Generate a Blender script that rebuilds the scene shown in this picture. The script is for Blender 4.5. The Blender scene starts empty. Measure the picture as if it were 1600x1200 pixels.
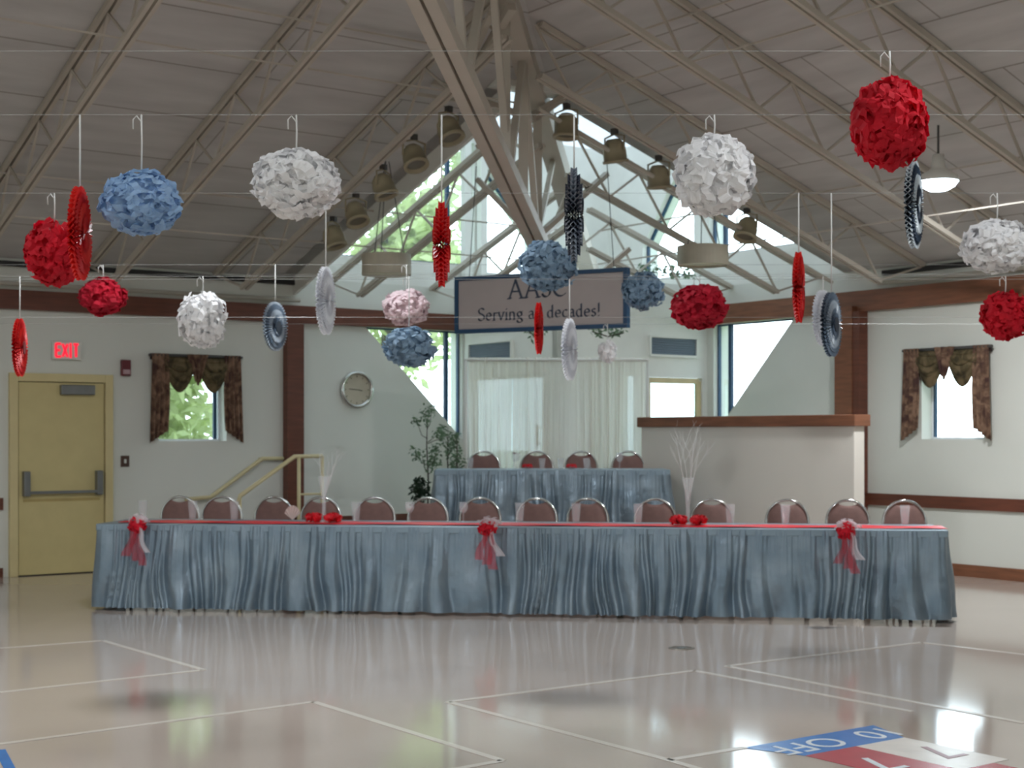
import bpy, math, random
from mathutils import Vector, Matrix
R = random.Random(7)
PI = math.pi
# ------------------------------------------------------------------ camera, world, exposure
scn = bpy.context.scene
FPX, HZ, EYE = 2300.0, 677.0, 1.54            # focal length and horizon of the 1600x1200 frame
cd = bpy.data.cameras.new('camera'); cam = bpy.data.objects.new('camera', cd)
scn.collection.objects.link(cam); scn.camera = cam
cd.sensor_width = 36.0; cd.lens = FPX / 1600 * 36.0; cd.shift_y = (HZ - 600) / 1600.0
cd.clip_start = 0.05; cd.clip_end = 300
cam.location = (0, 0, EYE); cam.rotation_euler = (PI / 2, 0, 0)
cd.dof.use_dof = True; cd.dof.focus_distance = 3.6; cd.dof.aperture_fstop = 9.0
w = bpy.data.worlds.new('sky'); scn.world = w; w.use_nodes = True
nt = w.node_tree; bg = nt.nodes['Background']
tc = nt.nodes.new('ShaderNodeTexCoord'); sp = nt.nodes.new('ShaderNodeSeparateXYZ'); cr = nt.nodes.new('ShaderNodeValToRGB')
nt.links.new(tc.outputs['Generated'], sp.inputs[0]); nt.links.new(sp.outputs['Z'], cr.inputs[0]); nt.links.new(cr.outputs[0], bg.inputs[0])
cr.color_ramp.elements[0].position = 0.0; cr.color_ramp.elements[0].color = (0.96, 0.98, 1, 1)
cr.color_ramp.elements[1].position = 0.7; cr.color_ramp.elements[1].color = (0.78, 0.89, 1, 1)
bg.inputs[1].default_value = 5.5
# bright haze round the veiled sun, beyond the right wall
dp = nt.nodes.new('ShaderNodeVectorMath'); dp.operation = 'DOT_PRODUCT'; dp.inputs[1].default_value = Vector((0.42, 0.86, 0.24)).normalized()
nt.links.new(tc.outputs['Generated'], dp.inputs[0])
pw = nt.nodes.new('ShaderNodeMath'); pw.operation = 'POWER'; pw.use_clamp = False; mxm = nt.nodes.new('ShaderNodeMath'); mxm.operation = 'MAXIMUM'; mxm.inputs[1].default_value = 0
nt.links.new(dp.outputs['Value'], mxm.inputs[0]); nt.links.new(mxm.outputs[0], pw.inputs[0]); pw.inputs[1].default_value = 10
ma = nt.nodes.new('ShaderNodeMath'); ma.operation = 'MULTIPLY_ADD'; ma.inputs[1].default_value = 14.0; ma.inputs[2].default_value = 5.5
nt.links.new(pw.outputs[0], ma.inputs[0]); nt.links.new(ma.outputs[0], bg.inputs[1])
scn.view_settings.view_transform = 'Standard'; scn.view_settings.look = 'None'
scn.view_settings.exposure = -0.5; scn.view_settings.gamma = 1.0; scn.view_settings.use_curve_mapping = False
scn.cycles.use_denoising = True
scn.cycles.max_bounces = 8; scn.cycles.diffuse_bounces = 5; scn.cycles.transparent_max_bounces = 16
scn.cycles.sample_clamp_indirect = 6.0
LAMP_W = 150.0

# ------------------------------------------------------------------ materials
def srgb(c):
    return tuple(((x / 255) / 12.92 if x / 255 <= 0.04045 else ((x / 255 + 0.055) / 1.055) ** 2.4) for x in c)
MATS = {}
def mat(name, c, rough=0.6, metal=0.0, var=0.08, scale=6.0, bump=0.0, bscale=40.0, transl=0.0, alpha=0.0, coat=0.0, c2=None, emis=0.0, stretch=None, spec=0.5, detail=3.0):
    """procedural material: base colour broken up by noise, optional bump, translucency, see-through share"""
    if name in MATS: return MATS[name]
    m = bpy.data.materials.new(name); m.use_nodes = True; n = m.node_tree.nodes; l = m.node_tree.links
    p = n['Principled BSDF']; out = n['Material Output']
    col = srgb(c)
    tcn = n.new('ShaderNodeTexCoord'); mp = n.new('ShaderNodeMapping'); l.new(tcn.outputs['Object'], mp.inputs[0])
    if stretch: mp.inputs['Scale'].default_value = stretch
    ns = n.new('ShaderNodeTexNoise'); ns.inputs['Scale'].default_value = scale; ns.inputs['Detail'].default_value = detail
    l.new(mp.outputs[0], ns.inputs[0])
    rp = n.new('ShaderNodeValToRGB'); l.new(ns.outputs[0], rp.inputs[0])
    rp.color_ramp.elements[0].position = 0.3; rp.color_ramp.elements[1].position = 0.7
    ca = [max(0, x * (1 - var)) for x in col]; cb = [min(1, x * (1 + var)) for x in (srgb(c2) if c2 else col)]
    rp.color_ramp.elements[0].color = (*ca, 1); rp.color_ramp.elements[1].color = (*cb, 1)
    l.new(rp.outputs[0], p.inputs['Base Color'])
    p.inputs['Roughness'].default_value = rough; p.inputs['Metallic'].default_value = metal
    p.inputs['Specular IOR Level'].default_value = spec
    p.inputs['Coat Weight'].default_value = coat; p.inputs['Coat Roughness'].default_value = 0.08
    if emis:
        l.new(rp.outputs[0], p.inputs['Emission Color']); p.inputs['Emission Strength'].default_value = emis
    if bump:
        n2 = n.new('ShaderNodeTexNoise'); n2.inputs['Scale'].default_value = bscale; n2.inputs['Detail'].default_value = 4
        l.new(mp.outputs[0], n2.inputs[0]); b = n.new('ShaderNodeBump'); b.inputs['Strength'].default_value = bump
        b.inputs['Distance'].default_value = 0.02
        l.new(n2.outputs[0], b.inputs['Height']); l.new(b.outputs[0], p.inputs['Normal'])
    sh = p.outputs[0]
    if transl:
        t = n.new('ShaderNodeBsdfTranslucent'); l.new(rp.outputs[0], t.inputs[0]); mx = n.new('ShaderNodeMixShader')
        mx.inputs[0].default_value = transl; l.new(sh, mx.inputs[1]); l.new(t.outputs[0], mx.inputs[2]); sh = mx.outputs[0]
    if alpha:
        t = n.new('ShaderNodeBsdfTransparent'); mx = n.new('ShaderNodeMixShader')
        mx.inputs[0].default_value = alpha; l.new(sh, mx.inputs[1]); l.new(t.outputs[0], mx.inputs[2]); sh = mx.outputs[0]
    l.new(sh, out.inputs[0]); MATS[name] = m
    return m
def glass(name, tint=(240, 248, 250), refl=0.06):
    if name in MATS: return MATS[name]
    m = bpy.data.materials.new(name); m.use_nodes = True; n = m.node_tree.nodes; l = m.node_tree.links
    n.remove(n['Principled BSDF']); g = n.new('ShaderNodeBsdfGlossy'); g.inputs['Roughness'].default_value = 0.03
    t = n.new('ShaderNodeBsdfTransparent'); t.inputs[0].default_value = (*srgb(tint), 1)
    f = n.new('ShaderNodeLayerWeight'); f.inputs[0].default_value = 0.25
    mu = n.new('ShaderNodeMath'); mu.operation = 'MULTIPLY_ADD'; mu.inputs[1].default_value = 0.7; mu.inputs[2].default_value = refl
    l.new(f.outputs['Facing'], mu.inputs[0]); mx = n.new('ShaderNodeMixShader'); l.new(mu.outputs[0], mx.inputs[0])
    l.new(t.outputs[0], mx.inputs[1]); l.new(g.outputs[0], mx.inputs[2]); l.new(mx.outputs[0], n['Material Output'].inputs[0])
    MATS[name] = m; return m
M_wall = mat('painted_wall', (220, 221, 213), 0.75, var=0.02, scale=1.5, bump=0.05, bscale=120)
M_knee = mat('painted_knee_wall', (222, 216, 206), 0.75, var=0.02, scale=1.5)
M_white = mat('white_paint', (236, 236, 230), 0.6, var=0.02)
M_wood = mat('stained_wood', (104, 58, 42), 0.45, var=0.22, scale=3, stretch=(1, 1, 9), bump=0.05)
M_wood2 = mat('stained_wood_lighter', (128, 82, 58), 0.45, var=0.2, scale=3, stretch=(1, 1, 9), bump=0.05)
M_steel = mat('painted_steel', (190, 182, 170), 0.55, var=0.06, scale=3)
M_darksteel = mat('dark_steel', (70, 68, 66), 0.6)
M_gap = mat('dark_gap_shade', (50, 50, 50), 0.8)  # dark colour standing in for the shade inside narrow gaps
M_yellow = mat('cream_yellow_paint', (214, 198, 148), 0.5, var=0.03)
M_rail = mat('cream_rail_paint', (214, 202, 158), 0.4, var=0.03)
M_chrome = mat('chrome', (215, 215, 212), 0.15, metal=1.0, var=0.02)
M_greymetal = mat('grey_metal', (128, 130, 128), 0.4, metal=0.6)
M_frame = mat('blue_window_frame', (38, 72, 104), 0.5)
M_whiteframe = mat('white_window_frame', (228, 232, 236), 0.5, var=0.02)
M_glass = glass('window_glass')
M_tumbler = mat('drinking_glass', (235, 240, 242), .08, alpha=.86, var=.02)

# ------------------------------------------------------------------ mesh helpers
class MB:
    def __init__(s): s.v = []; s.f = []
    def add(s, vs, fs):
        o = len(s.v); s.v += [tuple(x) for x in vs]; s.f += [tuple(i + o for i in q) for q in fs]; return s
    def hexa(s, p):      # 8 points: bottom 4, top 4
        return s.add(p, [(0, 3, 2, 1), (4, 5, 6, 7), (0, 1, 5, 4), (1, 2, 6, 5), (2, 3, 7, 6), (3, 0, 4, 7)])
    def box(s, x0, x1, y0, y1, z0, z1):
        return s.hexa([(x0, y0, z0), (x1, y0, z0), (x1, y1, z0), (x0, y1, z0), (x0, y0, z1), (x1, y0, z1), (x1, y1, z1), (x0, y1, z1)])
    def prism(s, base, dz):   # base: list of 3D pts, dz: vector
        n = len(base); dz = Vector(dz)
        return s.add([Vector(p) for p in base] + [Vector(p) + dz for p in base],
                     [tuple(range(n - 1, -1, -1)), tuple(range(n, 2 * n))] + [(i, (i + 1) % n, n + (i + 1) % n, n + i) for i in range(n)])
    def bar(s, a, b, w, h=None, up=(0, 0, 1)):
        a = Vector(a); b = Vector(b); d = (b - a).normalized(); h = h or w
        sd = d.cross(Vector(up))
        sd = sd.normalized() if sd.length > 1e-4 else Vector((1, 0, 0))
        u = sd.cross(d).normalized(); sd = sd * w / 2; u = u * h / 2
        return s.hexa([a - sd - u, a + sd - u, b + sd - u, b - sd - u, a - sd + u, a + sd + u, b + sd + u, b - sd + u])
    def tube(s, pts, r, n=8, closed=False):
        pts = [Vector(p) for p in pts]; k = len(pts); o = len(s.v); prev = None
        rs = r if isinstance(r, (list, tuple)) else [r] * k
        for i, p in enumerate(pts):
            if closed: d = pts[(i + 1) % k] - pts[i - 1]
            else: d = pts[min(i + 1, k - 1)] - pts[max(i - 1, 0)]
            d = d.normalized() if d.length > 0 else Vector((0, 0, 1))
            if prev is None:
                a = Vector((0, 0, 1)) if abs(d.z) < 0.9 else Vector((1, 0, 0)); u = d.cross(a).normalized()
            else:
                u = prev - d * prev.dot(d); u = u.normalized() if u.length > 1e-6 else d.cross(Vector((1, 0, 0))).normalized()
            prev = u; v = d.cross(u)
            for j in range(n):
                t = 2 * PI * j / n; s.v.append(tuple(p + (u * math.cos(t) + v * math.sin(t)) * rs[i]))
        for i in range(k if closed else k - 1):
            for j in range(n):
                a = o + i * n + j; b = o + i * n + (j + 1) % n; c = o + ((i + 1) % k) * n + (j + 1) % n; e = o + ((i + 1) % k) * n + j
                s.f.append((a, b, c, e))
        if not closed:
            s.f.append(tuple(o + j for j in range(n - 1, -1, -1))); s.f.append(tuple(o + (k - 1) * n + j for j in range(n)))
        return s
    def lathe(s, prof, n=20, c=(0, 0, 0)):
        o = len(s.v); k = len(prof)
        for r, z in prof:
            for j in range(n):
                t = 2 * PI * j / n; s.v.append((c[0] + r * math.cos(t), c[1] + r * math.sin(t), c[2] + z))
        for i in range(k - 1):
            for j in range(n):
                s.f.append((o + i * n + j, o + i * n + (j + 1) % n, o + (i + 1) * n + (j + 1) % n, o + (i + 1) * n + j))
        return s
    def grid(s, fn, nu, nv):
        o = len(s.v)
        for i in range(nu + 1):
            for j in range(nv + 1): s.v.append(tuple(fn(i / nu, j / nv)))
        for i in range(nu):
            for j in range(nv):
                a = o + i * (nv + 1) + j; s.f.append((a, a + nv + 1, a + nv + 2, a + 1))
        return s
    def build(s, name, m, parent=None, smooth=False, loc=None, rotz=0.0, solid=0.0, bevel=0.0, kind=None):
        me = bpy.data.meshes.new(name); me.from_pydata(s.v, [], s.f); me.update()
        me.materials.append(m)
        if smooth:
            for p in me.polygons: p.use_smooth = True
        o = bpy.data.objects.new(name, me); scn.collection.objects.link(o)
        if parent: o.parent = parent
        if loc is not None: o.location = loc
        o.rotation_euler.z = rotz
        if solid:
            md = o.modifiers.new('solid', 'SOLIDIFY'); md.thickness = solid; md.offset = 0
        if bevel:
            md = o.modifiers.new('bevel', 'BEVEL'); md.width = bevel; md.segments = 2; md.limit_method = 'ANGLE'
        if kind: o['kind'] = kind
        return o
def tag(o, label, cat, group=None, kind=None):
    o['label'] = label; o['category'] = cat
    if group: o['group'] = group
    if kind: o['kind'] = kind
    return o
def thing(name, label, cat, loc=(0, 0, 0), rotz=0.0, group=None):
    o = bpy.data.objects.new(name, None); scn.collection.objects.link(o)
    o.location = loc; o.rotation_euler.z = rotz; o.empty_display_size = 0.1
    return tag(o, label, cat, group)
def copy_tree(o, parent=None):
    c = o.copy(); scn.collection.objects.link(c)
    if parent: c.parent = parent
    for ch in list(o.children): copy_tree(ch, c)
    return c
def struct(name, loc=(0, 0, 0), rotz=0.0):
    o = bpy.data.objects.new(name, None); scn.collection.objects.link(o); o.location = loc; o.rotation_euler.z = rotz; o['kind'] = 'structure'
    return o

# ------------------------------------------------------------------ the plan: hall corner C, walls along A (left) and B (right)
A = Vector((0.809, 0.588, 0)); B = Vector((-0.588, 0.809, 0)); C = Vector((1.35, 20.69, 0))
ANG = math.atan2(0.588, 0.809)
def P(a, b, z=0.0):       # a: distance from the right wall, b: distance from the left wall
    return C - A * a - B * b + Vector((0, 0, z))
def at(px, py, Y): return Vector(((px - 800) / FPX * Y, Y, EYE + (HZ - py) / FPX * Y))
def aA(px): s = (px - 800) / FPX; return (1.35 - 20.69 * s) / (0.809 - 0.588 * s)       # along the left wall
def bB(px): s = (px - 800) / FPX; return (20.69 * s - 1.35) / (0.588 + 0.809 * s)       # along the right wall
def zA(px, py): a = aA(px); return EYE + (HZ - py) / FPX * P(a, 0).y
def zB(px, py): b = bB(px); return EYE + (HZ - py) / FPX * P(0, b).y
def ab(p): d = C - p; return d.dot(A), d.dot(B)
def fl(px, py): Y = EYE * FPX / (py - HZ); return Vector(((px - 800) / FPX * Y, Y, 0))
S = 27.0; BAY = 4.9; BB = 4.3; ZR = 3.42; SL = 0.339; ZT = 5.5; TH = 0.28

def interp(pts, u):
    for (u0, z0), (u1, z1) in zip(pts, pts[1:]):
        if u0 - 1e-6 <= u <= u1 + 1e-6: return z0 + (z1 - z0) * (u - u0) / (u1 - u0)
    return None
def wall(name, pos, u0, u1, z0, z1, openings, m=M_wall, th=TH):
    """pos(u, d, z): d < 0 is outside. openings: (lower pts, upper pts) along u"""
    us = sorted({u0, u1} | {u for lo, up in openings for u, z in lo + up})
    us = [u for u in us if u0 <= u <= u1]; mb = MB()
    for ua, ub in zip(us, us[1:]):
        um = (ua + ub) / 2; cuts = []
        for lo, up in openings:
            if lo[0][0] < um < lo[-1][0]:
                cuts.append((interp(lo, ua), interp(lo, ub), interp(up, ua), interp(up, ub)))
        cuts.sort(); za, zb = z0, z0
        for la, lb, ta, tb in cuts + [(z1, z1, None, None)]:
            if la - za > 1e-4 or lb - zb > 1e-4:
                mb.hexa([pos(ua, 0, za), pos(ub, 0, zb), pos(ub, -th, zb), pos(ua, -th, za), pos(ua, 0, la), pos(ub, 0, lb), pos(ub, -th, lb), pos(ua, -th, la)])
            za, zb = ta, tb
    return mb.build(name, m, kind='structure')
def posA(u, d, z): return P(u, d, z)
def posB(u, d, z): return P(d, u, z)
def rect(u0, u1, z0, z1): return ([(u0, z0), (u1, z0)], [(u0, z1), (u1, z1)])

# openings, left wall
wl0, wl1 = aA(354), aA(248); LZ0, LZ1 = 1.45, 2.42
triA = ([(2.47, 1.46), (3.93, 2.87)], [(2.47, 2.869), (3.93, 2.871)])
exA = rect(0.1, 2.35, 0.4, 2.8)
upA1 = rect(aA(741), 4.42, 3.74, 5.35)
ua, ub = aA(838), aA(757)
upA2 = ([(ua, 3.66), (ub, 3.66)], [(ua, zA(838, 372)), (ub, zA(757, 256))])
# openings, right wall
wr0, wr1 = bB(1440), bB(1537); RZ0, RZ1 = 1.475, 2.4
triB = ([(2.12, 1.50), (3.52, 2.94)], [(2.12, 2.939), (3.52, 2.941)])
exB = rect(0.1, 1.9, 0.4, 2.8)
upB1 = rect(bB(1108), bB(1247), 3.84, 5.0)
uc, ud = bB(1004), bB(1047)
upB2 = ([(uc, 3.62), (bB(1084), 3.62)], [(uc, zB(1004, 386)), (ud, zB(1047, 290)), (bB(1084), 5.2)])
wr = sorted((wr0, wr1))
wall('wall_left', posA, -TH, S, 0, ZR, [rect(wl0, wl1, LZ0, LZ1), triA, exA])
wall('wall_left_upper', posA, -TH, BAY + 0.2, ZR, ZT, [upA1, upA2], M_white)
wall('wall_right', posB, 0, S, 0, ZR, [rect(wr[0], wr[1], RZ0, RZ1), triB, exB])
wall('wall_right_upper', posB, 0, BB + 0.2, ZR, ZT, [upB2, upB1], M_white)
bw = [rect(x, x + 2.2, 0.9, 2.6) for x in (3, 8.5, 14, 19.5)]  # unseen windows, added to let daylight in from behind
wall('wall_back_left', lambda u, d, z: P(S - d, u, z), 0, S, 0, ZR, bw)
wall('wall_back_right', lambda u, d, z: P(u, S - d, z), 0, S, 0, ZR, bw)
# lantern above the corner bay: its two inner sides and a translucent ceiling added to brighten it
mb = MB(); mb.prism([P(BAY, 0, ZR), P(BAY + 0.2, 0, ZR), P(BAY + 0.2, BB, ZR + SL * BB), P(BAY, BB, ZR + SL * BB)], (0, 0, ZT - ZR))
mb.prism([P(0, BB, ZR), P(0, BB + 0.2, ZR), P(BB, BB + 0.2, ZR + SL * BB), P(BB, BB, ZR + SL * BB)], (0, 0, ZT - ZR))
mb.prism([P(BB, BB, ZR + SL * BB), P(BB, BB + 0.2, ZR + SL * BB), P(BAY + .2, BB + 0.2, ZR + SL * BB), P(BAY + .2, BB, ZR + SL * BB)], (0, 0, ZT - ZR))
mb.build('wall_lantern', M_white, kind='structure')
M_sky = mat('added_translucent_panel', (226, 230, 232), 0.6, transl=0.6, var=0.02)
mb = MB(); mb.prism([P(-TH, -TH, ZT), P(-TH, BB + 0.2, ZT), P(BAY + 0.2, BB + 0.2, ZT), P(BAY + 0.2, -TH, ZT)], (0, 0, 0.04))
mb.build('ceiling_added_panel', M_sky, kind='structure')

# roof deck, in a frame turned with the building so the panel seams follow the walls
def deckmat():
    m = bpy.data.materials.new('roof_deck_panels'); m.use_nodes = True; n = m.node_tree.nodes; l = m.node_tree.links; p = n['Principled BSDF']
    t = n.new('ShaderNodeTexCoord'); br = n.new('ShaderNodeTexBrick'); l.new(t.outputs['Object'], br.inputs[0])
    br.inputs['Scale'].default_value = 1.0; br.inputs['Brick Width'].default_value = 2.9; br.inputs['Row Height'].default_value = 0.78
    br.inputs['Mortar Size'].default_value = 0.012; br.inputs['Mortar Smooth'].default_value = 0.6
    br.inputs['Color1'].default_value = (*srgb((208, 206, 204)), 1); br.inputs['Color2'].default_value = (*srgb((202, 200, 198)), 1); br.inputs['Mortar'].default_value = (*srgb((160, 154, 148)), 1)
    ns = n.new('ShaderNodeTexNoise'); ns.inputs['Scale'].default_value = 1.1; ns.inputs['Detail'].default_value = 8
    mp = n.new('ShaderNodeMapping'); mp.inputs['Scale'].default_value = (1, 5, 1); l.new(t.outputs['Object'], mp.inputs[0]); l.new(mp.outputs[0], ns.inputs[0])
    r = n.new('ShaderNodeValToRGB'); r.color_ramp.elements[0].position = 0.25; r.color_ramp.elements[0].color = (0.78, 0.78, 0.78, 1); r.color_ramp.elements[1].position = 0.75
    l.new(ns.outputs[0], r.inputs[0]); mx = n.new('ShaderNodeMix'); mx.data_type = 'RGBA'; mx.blend_type = 'MULTIPLY'; mx.inputs[0].default_value = 1
    l.new(br.outputs[0], mx.inputs[6]); l.new(r.outputs[0], mx.inputs[7]); l.new(mx.outputs[2], p.inputs['Base Color']); p.inputs['Roughness'].default_value = 0.9
    return m
M_deck = deckmat()
def deck(name, pts, flip=False):
    inv = Matrix.Rotation(-ANG - (PI / 2 if flip else 0), 3, 'Z')
    mb = MB(); base = [inv @ (P(*q) - C) for q in pts]
    mb.prism(base, (0, 0, 0.18))
    mb.build(name, M_deck, loc=C, rotz=ANG + (PI / 2 if flip else 0), kind='structure')
H2 = S / 2; ZP = ZR + SL * H2
deck('ceiling', [(BAY, -TH, ZR - TH * SL), (S, -TH, ZR - TH * SL), (H2, H2, ZP), (BB, BB, ZR + SL * BB), (BAY, BB, ZR + SL * BB)])
deck('ceiling_right', [(-TH, BB, ZR - TH * SL), (BB, BB, ZR + SL * BB), (H2, H2, ZP), (-TH, S, ZR - TH * SL)], True)
deck('ceiling_back_left', [(S + TH, 0, ZR - TH * SL), (S + TH, S, ZR - TH * SL), (H2, H2, ZP)], True)
deck('ceiling_back_right', [(0, S + TH, ZR - TH * SL), (H2, H2, ZP), (S, S + TH, ZR - TH * SL)])

mb = MB(); mb.prism([P(BAY, 0, ZR - .21), P(BAY + .04, 0, ZR - .21), P(BAY + .04, BB, ZR - .21 + SL * BB), P(BAY, BB, ZR - .21 + SL * BB)], (0, 0, .21))
mb.build('trim_90', M_white, kind='structure')
# floor
def floormat():
    m = bpy.data.materials.new('waxed_tile_floor'); m.use_nodes = True; n = m.node_tree.nodes; l = m.node_tree.links; p = n['Principled BSDF']
    t = n.new('ShaderNodeTexCoord'); ns = n.new('ShaderNodeTexNoise'); ns.inputs['Scale'].default_value = 0.5; ns.inputs['Detail'].default_value = 6
    l.new(t.outputs['Object'], ns.inputs[0]); r = n.new('ShaderNodeValToRGB'); l.new(ns.outputs[0], r.inputs[0])
    r.color_ramp.elements[0].position = 0.3; r.color_ramp.elements[0].color = (*srgb((186, 174, 164)), 1)
    r.color_ramp.elements[1].position = 0.7; r.color_ramp.elements[1].color = (*srgb((194, 182, 172)), 1)
    l.new(r.outputs[0], p.inputs['Base Color'])
    n2 = n.new('ShaderNodeTexNoise'); n2.inputs['Scale'].default_value = 1.6; n2.inputs['Detail'].default_value = 3; l.new(t.outputs['Object'], n2.inputs[0])
    b = n.new('ShaderNodeBump'); b.inputs['Strength'].default_value = 0.05; b.inputs['Distance'].default_value = 0.01; l.new(n2.outputs[0], b.inputs['Height']); l.new(b.outputs[0], p.inputs['Normal'])
    p.inputs['Roughness'].default_value = 0.09; p.inputs['Specular IOR Level'].default_value = 0.5
    return m
mb = MB(); mb.prism([P(-TH, -TH, -0.2), P(S + TH, -TH, -0.2), P(S + TH, S + TH, -0.2), P(-TH, S + TH, -0.2)], (0, 0, 0.2))
mb.build('floor', floormat(), kind='structure')
mb = MB(); mb.prism([Vector((-120, -90, -0.35)), Vector((120, -90, -0.35)), Vector((120, 150, -0.35)), Vector((-120, 150, -0.35))], (0, 0, 0.1))
mb.build('ground', mat('lawn', (120, 140, 84), 0.9, var=0.25, scale=0.6), kind='structure')

# ------------------------------------------------------------------ timber: beams, posts, rails, baseboards
def run(name, pos, u0, u1, z0, z1, d, m=M_wood, bevel=0.0):
    mb = MB(); mb.hexa([pos(u0, 0, z0), pos(u1, 0, z0), pos(u1, d, z0), pos(u0, d, z0), pos(u0, 0, z1), pos(u1, 0, z1), pos(u1, d, z1), pos(u0, d, z1)])
    return mb.build(name, m, kind='structure', bevel=bevel)
tn = [0]
def trim(*a, **k): tn[0] += 1; return run('trim_%d' % tn[0], *a, **k)
trim(posA, 2.46, S, 2.87, 3.08, 0.07)
trim(posB, 2.0, S, 2.94, 3.18, 0.07, m=M_wood2)
cA = aA(455); trim(posA, cA - 0.11, cA + 0.11, 0, 2.87, 0.12)
trim(posB, 4.30, 4.56, 0, 3.0, 0.16, m=M_wood2)
trim(posB, 4.56, 4.66, 0, 2.94, 0.15, m=M_wood)  # darker wood paints the shaded right face of the post
dA0, dA1 = aA(162), aA(26)                       # door edges on the left wall
trim(posA, dA1 + 0.15, S, 0.72, 0.85, 0.03)
trim(posB, 4.66, S, 0.72, 0.855, 0.03)
run('baseboard_left', posA, dA1 + 0.15, S, 0, 0.10, 0.02)
run('baseboard_left_middle', posA, cA + 0.11, dA0 - 0.12, 0, 0.10, 0.02)
run('baseboard_right', posB, 4.66, S, 0, 0.13, 0.02, m=M_wood2)
run('baseboard_stage', posA, 2.5, cA - 0.11, 0.4, 0.52, 0.02)
# pale pipe and a dark strip painting the shade of the gap above the beams
for pos, u0, zz in ((posA, 0.0, 3.14), (posB, 0.0, 3.24)):
    mb = MB(); mb.tube([pos(BAY, 0.10, zz), pos(S - .1, 0.10, zz)], 0.025, 8)
    tag(mb.build('conduit_pipe', M_steel, smooth=True), 'pale painted pipe running above the brown beam on the %s wall' % ('left' if pos is posA else 'right'), 'pipe', 'pipes above the wall beams')
    trim(pos, BAY, S, 3.33, 3.385, 0.05, m=M_gap)

# ------------------------------------------------------------------ windows
def window(name, pos, u0, u1, z0, z1, d=-0.2, mull=(), fw=0.045, m=M_whiteframe):
    r = struct(name)
    mb = MB()
    for (p, q) in (((u0, z0), (u1, z0)), ((u0, z1), (u1, z1)), ((u0, z0), (u0, z1)), ((u1, z0), (u1, z1))):
        mb.bar(pos(p[0], d, p[1]), pos(q[0], d, q[1]), fw, fw, up=(0, 0, 1) if p[1] == q[1] else tuple(A))
    mb.build('window_frame', m, r)
    for u in mull:
        MB().bar(pos(u, d, z0), pos(u, d, z1), 0.035, 0.04, up=tuple(A)).build('mullion', M_frame, r)
    g = MB(); g.prism([pos(u0, d, z0), pos(u1, d, z0), pos(u1, d, z1), pos(u0, d, z1)], (pos(0, 0.006, 0) - pos(0, 0, 0)))
    g.build('window_pane', M_glass, r)
    return r
def poly_window(name, pos, pts, d=-0.2, mull=(), m=M_frame):
    r = struct(name); mb = MB()
    for i in range(len(pts)):
        p, q = pts[i], pts[(i + 1) % len(pts)]
        mb.bar(pos(p[0], d, p[1]), pos(q[0], d, q[1]), 0.04, 0.05, up=tuple(pos(0, 1, 0) - pos(0, 0, 0)))
    mb.build('window_frame', m, r)
    for (p, q) in mull: MB().bar(pos(p[0], d + 0.03, p[1]), pos(q[0], d + 0.03, q[1]), 0.05, 0.05, up=tuple(pos(0, 1, 0) - pos(0, 0, 0))).build('mullion', M_frame, r)
    g = MB(); g.prism([pos(u, d, z) for u, z in pts], (pos(0, 0.006, 0) - pos(0, 0, 0))); g.build('window_pane', M_glass, r)
    return r
window('window_1', posA, wl0, wl1, LZ0, LZ1, mull=(wl0 + 0.06,))
window('window_2', posB, wr[0], wr[1], RZ0, RZ1, mull=(wr[0] + 0.03,))
m1 = aA(701)
poly_window('window_3', posA, [(2.47, 1.46), (3.93, 2.87), (2.47, 2.87)], mull=[((m1, 1.68), (m1, 2.87))], d=-0.1)
m2 = bB(1136)
poly_window('window_4', posB, [(2.12, 1.50), (3.52, 2.94), (2.12, 2.94)], mull=[((m2, 1.74), (m2, 2.94))], d=-0.1)
m3 = aA(703)
poly_window('window_5', posA, [(aA(741), 3.74), (4.42, 3.74), (4.42, 5.35), (aA(741), 5.35)], mull=[((m3, 3.74), (m3, 5.35))], d=-0.1)
poly_window('window_6', posA, [(ua, 3.66), (ub, 3.66), (ub, zA(757, 256)), (ua, zA(838, 372))], d=-0.1)
m4 = bB(1128)
poly_window('window_7', posB, [(bB(1108), 3.84), (bB(1247), 3.84), (bB(1247), 5.0), (bB(1108), 5.0)], mull=[((m4, 3.84), (m4, 5.0))], d=-0.1)
poly_window('window_8', posB, [(uc, 3.62), (bB(1084), 3.62), (bB(1084), 5.2), (ud, zB(1047, 290)), (uc, zB(1004, 386))], d=-0.1)
for k, x in enumerate((3, 8.5, 14, 19.5)):
    window('window_%d' % (9 + k), lambda u, d, z: P(S - d, u, z), x, x + 2.2, 0.9, 2.6)
    window('window_%d' % (13 + k), lambda u, d, z: P(u, S - d, z), x, x + 2.2, 0.9, 2.6)
# slim white posts in front of the left clerestory
for px in (723, 748): MB().bar(posA(aA(px), 0.08, 3.1), posA(aA(px), 0.08, ZT), 0.1, 0.1, up=tuple(A)).build('wall_post', M_white, kind='structure')

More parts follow.
